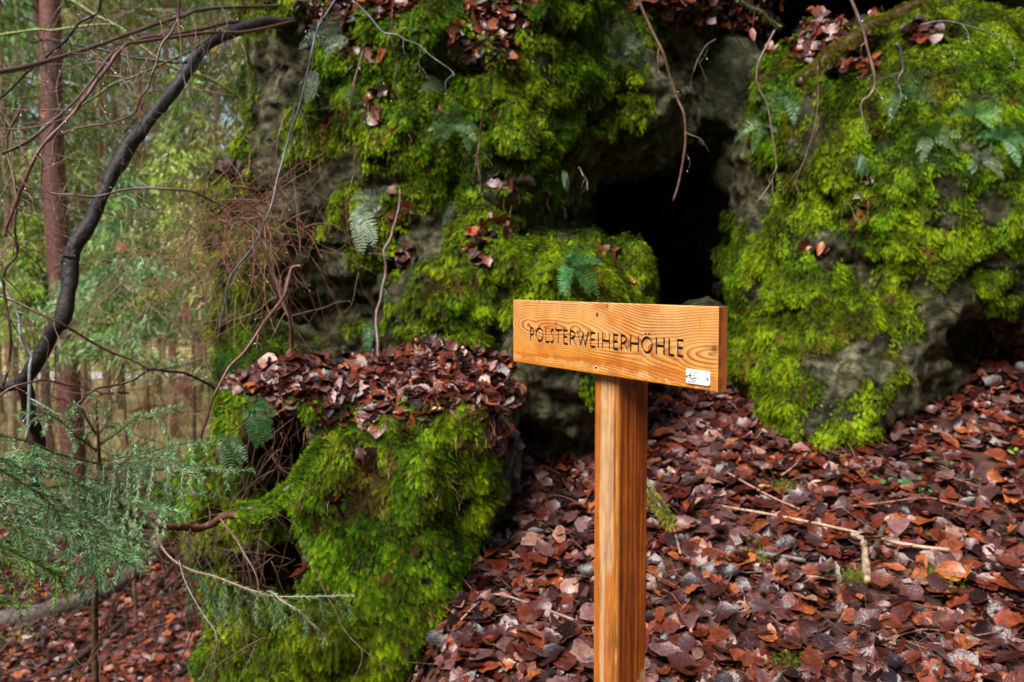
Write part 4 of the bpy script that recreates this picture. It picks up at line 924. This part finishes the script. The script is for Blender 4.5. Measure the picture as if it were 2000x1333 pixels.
# small seedlings on the ground
def seedling(px, py, n, label, col=(.03, .22, .06)):
    b, no = hit(px, py); b = b + np.array([0, 0, .02]); m = MB()
    for k in range(n):
        p = b + RNG.normal(size=3) * np.array([.045, .04, .008]); m.tube(np.array([b - np.array([0, 0, .05]), (b + p) / 2 - np.array([0, 0, .012]), p]), [.0007, .0006, .0006], (.1, .2, .05), seg=3); r = random.uniform(.009, .015)
        e1 = nrmz(np.array([1, random.uniform(-.4, .4), random.uniform(-.3, .3)])); e2 = nrmz(np.array([random.uniform(-.3, .3), .8, .6]))
        v = [p + r * (math.cos(a) * e1 * .85 + math.sin(a) * e2) * (1 - .25 * (abs(a - 1.57) < .3)) for a in np.linspace(0, 2 * math.pi, 9, endpoint=False)]
        m.add(np.array(v), [list(range(9))], np.array(col) * random.uniform(.7, 1.3))
    m.build('seedling', M_FERN, label=label, category='plant', group='little green plants sprouting through the leaves')
seedling(1735, 948, 13, 'cluster of round green leaves on the litter below the broad rock'); seedling(1790, 968, 8, 'green leaflets just right of the round leaved cluster')
seedling(1660, 905, 4, 'few green leaflets at the foot of the broad rock', (.04, .2, .05)); seedling(1820, 915, 3, 'two or three green leaflets near the right slope', (.04, .2, .05)); seedling(1975, 885, 5, 'yellow green sprout at the right border', (.15, .3, .04))
for x, y, lb in ((1532, 965, 'tiny moss tuft above the long pale stick'), (1480, 1100, 'yellow green moss tuft at the grey stick'), (1835, 1145, 'round moss tuft right of the broken stick'), (1665, 1140, 'moss tuft at the foot of the broken stick'), (1545, 1305, 'bright moss tuft near the bottom edge'), (30, 1245, 'moss patch at the lower left corner')):
    b, no = hit(x, y); n = 260; N_ = nrmz(RNG.normal(size=(n, 3)) * .6 + np.array([0, 0, 1.0])); s_ = .035 if x > 100 else .16
    v, f, c = frond_mesh(b + RNG.normal(size=(n, 3)) * np.array([s_, s_, .012]) + np.array([0, 0, .025]), N_, RNG.uniform(.01, .022, n) * (1 if x > 100 else 2.2), np.array([.25, .34, .03]) * RNG.uniform(.5, 1.3, (n, 1)), K=3, droop=(.8, -.1, .5))
    mk('moss_tuft', v, f, M_MOSS, col=c, label=lb, category='moss', group='moss tufts among the leaves')
# dead leaves hanging in the twigs
for x, y, d, s, lb in ((88, 220, 3.2, .05, 'orange dead leaf hanging before the big trunk'), (236, 484, 3.3, .045, 'curled orange leaf caught right of the black stem'), (363, 755, 3.4, .08, 'heart shaped brown leaf above the spruce top'), (365, 612, 3.5, .07, 'dark crumpled leaf hanging in the twig curtain'), (395, 590, 3.8, .05, 'grey dead leaf among the twig curtain'), (1470, 68, 4.2, .06, 'orange leaf stuck above the cave crack')):
    v, f, c = leaf_mesh(np.array([P(x, y, d)]), np.array([[random.uniform(-.4, .4), -1, .2]]), np.array([s]), pal=np.array([[.28, .08, .02]]) if 'orange' in lb else np.array([[.16, .06, .03]]), wts=np.array([1.0]), D=np.array([[.15, 0, -1.0]]))
    q = smooth_path([P(x, y, d) + np.array([0, 0, s * .45]), P(x + 4, y - 60 * s / .08, d), P(x + 12, y - 80 * s / .08, d + .05)], 8); m = MB(); m.tube(q, .0009, (.1, .05, .03), seg=3)
    o = thing('hanging_leaf', lb, 'leaf', P(x, y, d), 'dead leaves caught in the twigs'); mk('blade', v, f, M_LEAF, o, smooth=True, col=c); m.build('stalk', M_TWIG, o)
# old broken stump on the rock edge
m = MB(); q = px_path([(425, 325, 4.3), (450, 330, 4.3), (475, 350, 4.35), (490, 390, 4.4), (500, 430, 4.5)]); m.tube(q, np.linspace(.035, .075, len(q)), (.045, .025, .018), seg=10, jit=.25)
m.build('broken_stump', M_BARK, smooth=False, label='rotten dark broken stump jutting left from the rock', category='stump')
# ------------------------------------------------------------------ spruce in the foreground
class Needles:
    def __init__(s): s.V = []; s.C = []
    def along(s, q, L, per, col, flat=None, wid=.0020):
        seg = np.linalg.norm(np.diff(q, axis=0), axis=1); tot = seg.sum(); n = int(tot * per)
        if n < 2: return
        cum = np.concatenate([[0], np.cumsum(seg)]); at = RNG.uniform(0, tot, n); k = np.clip(np.searchsorted(cum, at) - 1, 0, len(seg) - 1); f = ((at - cum[k]) / seg[k])[:, None]
        p = q[k] * (1 - f) + q[k + 1] * f; t = nrmz(q[k + 1] - q[k]); s_ = nrmz(np.cross(t, np.array([0.1, -.85, .55]))); up = nrmz(np.cross(s_, t))
        a = RNG.uniform(-.2, .3, n); sg = np.sign(RNG.normal(size=n)); d = nrmz(t * .8 + (s_ * (sg * np.cos(a))[:, None] + up * np.sin(a)[:, None]) * .68)
        l = (L * RNG.uniform(.65, 1.1, n))[:, None]; w = nrmz(np.cross(d, RNG.normal(size=(n, 3)))) * wid / 2
        s.V.append(np.stack([p - w, p + w, p + d * l], 1).reshape(-1, 3)); c = np.array(col) * RNG.uniform(.5, 1.5, (n, 1)); s.C.append(np.repeat(c, 3, 0))
    def build(s, name, parent, **kw):
        V = np.vstack(s.V); return mk(name, V, np.arange(len(V)).reshape(-1, 3), M_NEEDLE, parent, col=np.vstack(s.C), **kw)
def bough(parent, pts, col, w0=5, dens=640, twl=.18, nl=.014, bare=0.0, droop=.3, wood=(.10, .06, .03), hang=0.3, wid=.0034):
    q = px_path(pts, .008, 26); m = MB(); nd = Needles(); L = np.linalg.norm(np.diff(q, axis=0), axis=1).sum(); d = pts[0][2]
    m.tube(q, np.linspace(w0 * d / F / 2, .0012, 26), wood, seg=5); nd.along(q[int(26 * bare):], nl, dens, col, wid=wid)
    ns = int(L / .032); sg = 1
    for k in range(ns):
        u = bare + (1 - bare) * (k + .5) / ns; i = min(int(u * 25), 24); t = nrmz(q[i + 1] - q[i]); sd = nrmz(np.cross(t, np.array([0, -.75, .65]))); sg = -sg
        l = twl * (1.05 - u * .75) * random.uniform(.65, 1.15); dd = nrmz(t * .7 + sd * sg * .75 + GRAV * hang + RNG.normal(size=3) * .07); w = [q[i]]
        for s in range(5): dd = nrmz(dd + GRAV * droop * .5); w.append(w[-1] + dd * l / 5)
        w = np.array(w); m.tube(w, np.linspace(.0012, .0007, 6), wood, seg=3); c2 = np.array(col) * random.uniform(.45, 1.5) * (1 + .4 * u); nd.along(w, nl, dens, c2, wid=wid)
        if l > .11:
            for j in range(2):
                a = random.randint(1, 3); t2 = nrmz(w[a + 1] - w[a]); s2 = nrmz(np.cross(t2, np.array([0, -.75, .65]))) * random.choice((-1, 1)); d2 = nrmz(t2 * .7 + s2 * .7 + GRAV * droop); e = w[a] + d2 * l * random.uniform(.25, .5)
                z = np.array([w[a], (w[a] + e) / 2, e + GRAV * .006]); nd.along(z, nl, dens, col, wid=wid); m.tube(z, .0007, wood, seg=3)
    o = m.build('bough', M_TWIG, parent); nd.build('needles', o)
TEAL = (.115, .23, .085); TG = (.15, .29, .05)
sp = thing('young_spruce', 'young spruce with blue green needles reaching in at the lower left', 'tree', (P(190, 1400, 2.9)[0], 2.9, float(G(P(190, 1400, 2.9)[0], 2.9))))
m = MB(); q = smooth_path([np.array(sp.location), P(186, 1320, 2.85), P(192, 1100, 2.75), P(196, 960, 2.7), P(193, 880, 2.65), P(190, 825, 2.62)], 24); m.tube(q, np.linspace(.012, .003, 24), (.1, .055, .035), seg=7); m.build('trunk', M_BARK, sp, smooth=True)
for pts, kw in (
    ([(193, 880, 2.65), (130, 835, 2.55), (80, 808, 2.45)], {}), ([(193, 870, 2.65), (250, 830, 2.6), (335, 803, 2.6)], {}), ([(191, 850, 2.64), (210, 815, 2.7), (222, 785, 2.75)], dict(twl=.08)), ([(192, 850, 2.64), (165, 810, 2.6), (150, 790, 2.6)], dict(twl=.08)), ([(190, 840, 2.62), (188, 800, 2.62), (190, 770, 2.62)], dict(twl=.05)),
    ([(194, 900, 2.67), (300, 880, 2.5), (420, 865, 2.4)], dict(twl=.15)), ([(195, 915, 2.68), (310, 915, 2.6), (465, 925, 2.55)], dict(twl=.16)), ([(194, 905, 2.67), (100, 880, 2.5), (-20, 850, 2.3)], dict(twl=.2)),
    ([(196, 940, 2.7), (90, 950, 2.45), (-40, 960, 2.2)], dict(twl=.22)), ([(196, 950, 2.7), (260, 985, 2.45), (330, 1010, 2.3)], dict(twl=.2)), ([(193, 1000, 2.72), (110, 1000, 2.4), (10, 1060, 2.1)], dict(twl=.22)),
    ([(193, 1020, 2.72), (200, 1060, 2.4), (240, 1110, 2.1)], dict(twl=.2)), ([(-120, 1010, 2.1), (40, 1030, 2.1), (160, 1060, 2.1), (240, 1090, 2.1)], dict(twl=.18)), ([(-120, 1100, 2.0), (-20, 1080, 2.0), (90, 1110, 2.0)], dict(twl=.18, col=TG)),
    ([(196, 940, 2.7), (250, 940, 2.75), (330, 960, 2.8), (400, 965, 2.8)], dict(twl=.14)), ([(-100, 900, 2.2), (0, 905, 2.2), (120, 935, 2.25), (180, 960, 2.3)], dict(twl=.18)), ([(-80, 1000, 1.9), (-10, 1060, 1.9), (20, 1150, 1.9)], dict(twl=.15, hang=.5, col=TG)),
    ([(193, 1040, 2.72), (150, 1060, 2.6), (90, 1130, 2.5)], dict(twl=.14, hang=.4)), ([(-150, 880, 1.8), (-40, 900, 1.85), (60, 950, 1.9), (130, 1030, 1.95)], dict(twl=.17, hang=.3)),
    ([(-150, 1040, 1.8), (-30, 1060, 1.85), (80, 1100, 1.9), (130, 1160, 1.95)], dict(twl=.15, hang=.5, col=TG)), ([(-150, 960, 2.0), (0, 985, 2.0), (150, 1010, 2.05), (250, 1060, 2.1)], dict(twl=.18, hang=.3)),
    ([(-150, 1150, 1.9), (-40, 1160, 1.9), (50, 1190, 1.95)], dict(twl=.14, hang=.5, col=TG)), ([(195, 930, 2.66), (290, 900, 2.4), (380, 935, 2.3)], dict(twl=.16, hang=.2))):
    c = kw.pop('col', TEAL); bough(sp, pts, c, **kw)
lim = thing('spruce_branch', 'low spruce branch with a reddish bare limb reaching in front of the mossy ledge', 'branch', P(210, 950, 2.7))
m = MB(); q = px_path([(205, 945, 2.75), (225, 975, 2.75), (250, 1005, 2.8), (290, 1025, 2.85), (350, 1032, 2.9), (400, 1025, 3.0), (440, 1012, 2.98), (480, 1000, 2.95)], .01); m.tube(q, np.linspace(.0085, .012, len(q)), (.12, .04, .022), seg=9, jit=.12); m.build('limb', M_BARK, lim, smooth=True)
bough(lim, [(300, 1028, 2.6), (330, 1080, 2.5), (380, 1115, 2.45), (480, 1150, 2.4), (560, 1168, 2.4), (700, 1165, 2.4)], TEAL, w0=6, bare=.35, twl=.19, hang=1.6, droop=.3, wood=(.3, .15, .08), nl=.013)
bough(lim, [(520, 1160, 2.38), (560, 1180, 2.36), (610, 1215, 2.35), (645, 1255, 2.35)], TEAL, w0=3, twl=.10, hang=1.4, droop=.3, wood=(.3, .15, .08), nl=.012)
bough(lim, [(350, 1095, 2.45), (370, 1160, 2.4), (420, 1240, 2.35), (400, 1330, 2.3)], (.07, .13, .05), w0=3, twl=.12, hang=1.0, droop=.3, wood=(.2, .1, .06), nl=.010, dens=300)
bough(lim, [(430, 1010, 2.9), (470, 1070, 2.8), (505, 1140, 2.7), (500, 1160, 2.7)], (.07, .13, .05), w0=5, bare=.9, twl=.05, wood=(.2, .09, .05), dens=200)
for pts, w in (([(350, 1035, 2.9), (370, 1090, 2.8), (385, 1180, 2.75), (355, 1290, 2.7)], 4), ([(370, 1035, 2.9), (372, 1060, 2.85), (395, 1110, 2.8)], 4), ([(290, 1080, 2.6), (230, 1180, 2.6), (170, 1290, 2.6), (130, 1350, 2.6)], 5), ([(240, 1170, 2.5), (190, 1270, 2.5), (150, 1350, 2.5)], 4), ([(520, 1250, 2.4), (440, 1290, 2.4), (395, 1335, 2.4)], 4)):
    m = MB(); q = px_path(pts, .01); m.tube(q, np.linspace(w, w * .5, len(q)) * pts[0][2] / F / 2, (.12, .06, .035), seg=5); side_twigs(m, q, .0015, (.1, .05, .03), 6, .15, .4); m.build('dead_twig', M_TWIG, lim, smooth=True)
# water drops hanging from the twigs
def drops():
    V = []; Fq = []; n = 0; ico = []
    for i in range(4):
        for j in range(6): th = math.pi * (i + .5) / 4; a = 2 * math.pi * j / 6; ico.append((math.sin(th) * math.cos(a), math.sin(th) * math.sin(a), math.cos(th)))
    ico = np.array(ico); f0 = [[i * 6 + j, i * 6 + (j + 1) % 6, (i + 1) * 6 + (j + 1) % 6, (i + 1) * 6 + j] for i in range(3) for j in range(6)] 
    for p in DROPS[:420]:
        V.append(p + ico * random.uniform(.0014, .0028)); Fq += [[k + n for k in f] for f in f0] + [[n + k for k in range(6)][::-1], [n + 18 + k for k in range(6)]]; n += 24
    mat, nn, ll, b = mat_base('water_drop'); b.inputs['Base Color'].default_value = (.85, .92, .97, 1); b.inputs['Roughness'].default_value = .05; b.inputs['Metallic'].default_value = .9
    mk('water_drops', np.vstack(V), Fq, mat, smooth=True, kind='stuff', label='clear water drops hanging from the bare twigs')
drops()
# ------------------------------------------------------------------ forest behind
def crown_mesh(h0, h1, rad, seed, cols, dens=1.0, ls=1.0):
    r_ = np.random.default_rng(seed); B = []; T = []; Ls = []; Cc = []
    for k in range(int(95 * dens)):
        u = (k + r_.uniform()) / (95 * dens); z = h0 + (h1 - h0) * u; a = r_.uniform(0, 2 * math.pi); R = rad * (1 - .85 * u) * r_.uniform(.6, 1.1); dr = np.array([math.cos(a), math.sin(a), 0]); c = cols[r_.integers(len(cols))] * r_.uniform(.7, 1.3)
        n = int(26 * max(.3, R / rad)) * int(5 / ls); s = r_.uniform(.12, 1, n) * R; side = np.array([-dr[1], dr[0], 0]); w = r_.uniform(-1, 1, n) * (.12 + .32 * s * (1 - .6 * s / R))
        B.append(dr * s[:, None] + side * w[:, None] + np.stack([s * 0, s * 0, z + .1 * s - .11 * s * s - np.abs(w) * .5 + r_.normal(0, .05, n)], -1)); T.append(nrmz(dr * .5 + side * np.sign(w)[:, None] * .5 + np.array([0, 0, -.75]) + r_.normal(size=(n, 3)) * .35)); Ls.append(r_.uniform(.10, .26, n) * ls); Cc.append(c * r_.uniform(.7, 1.3, (n, 1)))
    B = np.vstack(B); T = np.vstack(T); Ls = np.concatenate(Ls)[:, None]; Cc = np.vstack(Cc); s = nrmz(np.cross(T, r_.normal(size=B.shape))) * Ls * .13
    V = np.stack([B - s, B + s, B + T * Ls], 1).reshape(-1, 3); return V, np.arange(len(V)).reshape(-1, 3), np.repeat(Cc, 3, 0)
def tree(px, d, w, label, cols, h0=3.5, h1=17, rad=2.2, top=None, bark=(.16, .09, .07), lean=0.0, seed=0, crown=None, ls=1.0, group='trees of the forest behind', dens=1.0):
    x = P(px, 700, d)[0]; z = float(G(x, d)); o = thing('spruce_tree' if crown != 'bare' else 'bare_tree', label, 'tree', (x, d, z), group); m = MB(); n = 22; zz = np.linspace(-.2, h1, n)
    q = np.stack([x + lean * zz + .04 * np.sin(zz * .9 + seed), np.full(n, d), z + zz], -1); r0 = w * d / F / 2; m.tube(q, r0 * np.interp(zz / h1, [0, .03, .4, 1], [1.25, 1.02, .8, .1]), np.array(bark) * RNG.uniform(.7, 1.3, (n, 1)), seg=10, jit=.04)
    r_ = np.random.default_rng(seed + 50)
    for k in range(34):                                     # dead snags below the crown
        zt = r_.uniform(1.0, h0 + 4); a = r_.uniform(0, 2 * math.pi); L = r_.uniform(.3, 1.3); e = np.array([math.cos(a), math.sin(a), 0]); p = np.array([x + lean * zt, d, z + zt])
        m.tube(smooth_path([p, p + e * L * .5 + np.array([0, 0, .04]), p + e * L + np.array([0, 0, -.12 * L])], 6), np.linspace(.011, .003, 6), np.array(bark) * .8, seg=3)
    m.build('trunk', M_BARK, o, smooth=True)
    if crown != 'bare':
        V, Fq, C = crown_mesh(h0, h1, rad, seed, cols, dens, ls); mk('crown', V + np.array([x, d, z]), Fq, M_NEEDLE, o, col=C)
    return o
DK = [np.array([.07, .14, .035]), np.array([.11, .19, .035]), np.array([.15, .21, .035])]; YG = [np.array([.34, .5, .05]), np.array([.16, .28, .05]), np.array([.28, .38, .05])]; MID = [np.array([.17, .26, .05]), np.array([.14, .25, .07]), np.array([.26, .32, .05])]; OL = [np.array([.26, .28, .07]), np.array([.3, .26, .10]), np.array([.2, .26, .06])]
tree(137, 11, 47, 'big spruce trunk with reddish scaly bark, thickest trunk of the forest', DK, h0=6.5, h1=20, rad=2.6, lean=-.020, seed=1, bark=(.12, .05, .038), group=None)
for i, (px, d, w, lb, cols, kw) in enumerate((
    (92, 16, 18, 'slim orange brown trunk directly left of the big trunk', DK, dict(h0=10)), (57, 19, 13, 'thin pale trunk second to the left of the big trunk', MID, dict(h0=5, bark=(.3, .22, .13))), (22, 15, 18, 'pale straight trunk close to the left border', MID, dict(h0=9, bark=(.34, .26, .15))),
    (-30, 14, 20, 'trunk cut by the left border', DK, dict(h0=4)), (205, 22, 16, 'brown trunk just right of the big trunk', MID, dict(h0=10, bark=(.24, .13, .07))), (232, 26, 12, 'thin trunk, second right of the big trunk', OL, dict(h0=9, bark=(.26, .16, .08))),
    (285, 24, 13, 'orange tinted trunk halfway between big trunk and rock', OL, dict(h0=9, bark=(.28, .14, .07))), (340, 20, 16, 'brown trunk behind the twig curtain', OL, dict(h0=8, bark=(.26, .14, .08))), (170, 27, 12, 'thin trunk almost hidden by the big trunk', DK, dict(h0=4)),
    (310, 30, 9, 'very thin far trunk left of the brown trunk behind the curtain', OL, dict(h0=4, bark=(.3, .22, .13))), (385, 25, 12, 'trunk showing beside the hanging moss of the rock', MID, dict(h0=3, bark=(.28, .2, .1))), (430, 18, 14, 'trunk partly hidden by the left edge of the rock', OL, dict(h0=2.6, bark=(.2, .14, .08))),
    (258, 33, 8, 'far slender trunk in the gap of the trees', DK, dict(h0=4, bark=(.3, .2, .12))), (120, 30, 9, 'far trunk behind the big one at the left', DK, dict(h0=3)), (-90, 22, 14, 'far trunk beyond the left border', DK, dict(h0=3)), (500, 22, 14, 'trunk behind the tall outcrop', MID, dict(h0=3)))):
    tree(px, d, w, lb, cols, seed=i + 3, h1=kw.pop('h1', 18), rad=kw.pop('rad', 2.5), **kw)
tree(370, 9.5, 9, 'bright yellow green young spruce beside the left edge of the rock', YG, h0=2.45, h1=4.9, rad=1.0, seed=31, group='young trees between the trunks', dens=.6, ls=.38)
tree(70, 12.5, 6, 'yellow green young spruce left of the black stem', YG, h0=2.4, h1=3.9, rad=.75, seed=33, group='young trees between the trunks', dens=.8, ls=.38)
tree(250, 8.4, 8, 'blue green young spruce right behind the black stem', [np.array([.16, .33, .12]), np.array([.22, .38, .08])], h0=2.35, h1=3.9, rad=.95, seed=34, group='young trees between the trunks', dens=.5, ls=.38)
tree(480, 7.5, 8, 'olive leafed young tree hidden behind the left shoulder of the outcrop', OL, h0=2.2, h1=6.0, rad=.9, seed=35, group='young trees between the trunks', dens=.35, ls=.35)
def far_wood(name, n, az0, az1, r0, r1, h, size, label, cols, bias=1.0, base=1.2, gap=-.33):
    a = RNG.uniform(az0, az1, n); r = RNG.uniform(r0, r1, n); x = r * np.sin(a); y = r * np.cos(a)
    tid = np.floor(a * 26).astype(int) + np.floor(r / 5).astype(int) * 97; cx = RNG.uniform(-1, 1, n)
    z0 = G(x, y); z = z0 + base + h * RNG.uniform(0, 1, n) ** bias
    p = np.stack([x, y, z], -1); g = fbm(p, 3.2, 2, .6, 9.0); ok = g > gap; p = p[ok]; n = len(p); L = RNG.uniform(size[0], size[1], n)[:, None]
    T = nrmz(RNG.normal(size=(n, 3)) * .6 + np.array([0, 0, -.8])); s = nrmz(np.cross(T, RNG.normal(size=(n, 3)))) * L * .3; C = np.array(cols)[(np.abs(tid[ok]) * 7919) % len(cols)] * RNG.uniform(.6, 1.4, (n, 1))
    V = np.stack([p - s, p + s, p + T * L], 1).reshape(-1, 3); mk(name, V, np.arange(len(V)).reshape(-1, 3), M_NEEDLE, col=np.repeat(C, 3, 0), kind='stuff', label=label)
far_wood('distant_forest', 60000, -.78, .05, 26, 55, 24, (.18, .5), 'green foliage of the distant tree tops at the left', MID + [YG[1] * .6, OL[0]] + DK, base=3.6, gap=.12)
far_wood('distant_thicket', 45000, -.85, .05, 62, 95, 12, (.35, .9), 'pale olive far wood behind the trunks', [np.array([.55, .48, .2]), np.array([.42, .46, .16]), np.array([.58, .44, .26]), np.array([.34, .42, .14])], base=0.0)
for k_ in range(16):
    tree(random.uniform(-60, 520), random.uniform(24, 44), random.uniform(7, 12), 'one of the thin far trunks crowded together deep in the forest', MID, h0=6, seed=70 + k_, bark=(.34, .24, .14), rad=2.0, dens=.5, group='thin far trunks deep in the forest')
far_wood('surrounding_forest', 26000, .05, 2 * math.pi - .78, 16, 34, 17, (.9, 1.9), 'unseen forest added around and behind the viewer to block low sky light', DK + MID)  # out-of-view ring of foliage, added to cut the low sky light
def brush(n, label):
    m = MB()
    for k in range(n):
        d = random.uniform(12, 26); px = random.uniform(-80, 520); x = P(px, 800, d)[0]; z = float(G(x, d)); h = random.uniform(.6, 2.2); q = [np.array([x, d, z])]; dr = nrmz(np.array([random.uniform(-.5, .5), random.uniform(-.3, .3), 1]))
        for s in range(5): dr = nrmz(dr + RNG.normal(size=3) * .2); q.append(q[-1] + dr * h / 5)
        m.tube(smooth_path(q, 10), np.linspace(.012, .004, 10), np.array([.2, .12, .07]) * random.uniform(.5, 1.6), seg=3)
    m.build('undergrowth', M_TWIG, kind='stuff', label=label)
brush(420, 'brown bare undergrowth between the distant trunks')
m = MB(); 
path_pts = [(-60, 38), (-30, 36), (-8, 38), (10, 46)]
q = smooth_path([np.array([x, y, float(G(x, y)) + .012]) for x, y in path_pts], 40); sd = np.array([0, 1.6, 0.02]); V = np.vstack([q - sd, q + sd]); V[:, 2] = G(V[:, 0], V[:, 1]) + .03
mk('forest_road', V, [[i, i + 1, 41 + i, 40 + i] for i in range(39)], M_PLATE, col=(.62, .6, .58), kind='structure')

def debris():
    m = MB()
    for k in range(900):
        p, no = hit(random.uniform(880, 2000), random.uniform(800, 1333) ); 
        if p[1] > 6 or abs(p[2] - float(G(p[0], p[1]))) > .08: continue
        a = random.uniform(0, 6.3); d = nrmz(np.array([math.cos(a), math.sin(a) * .8, .3 * math.sin(a)]) + RNG.normal(size=3) * .08); L = random.uniform(.03, .2); q = [p + np.array([0, 0, .03])]
        for s_ in range(4): d = nrmz(d + RNG.normal(size=3) * .16); q.append(q[-1] + d * L / 4)
        q = smooth_path(q, 8); r = random.uniform(.0006, .0016); m.tube(q, np.linspace(r, r * .6, 8), random.choice([(.3, .17, .1), (.12, .05, .03), (.06, .03, .02), (.2, .08, .04)]), seg=3)
    m.build('twig_debris', M_TWIG, kind='stuff', label='little broken twigs and needles strewn over the leaves')
debris()
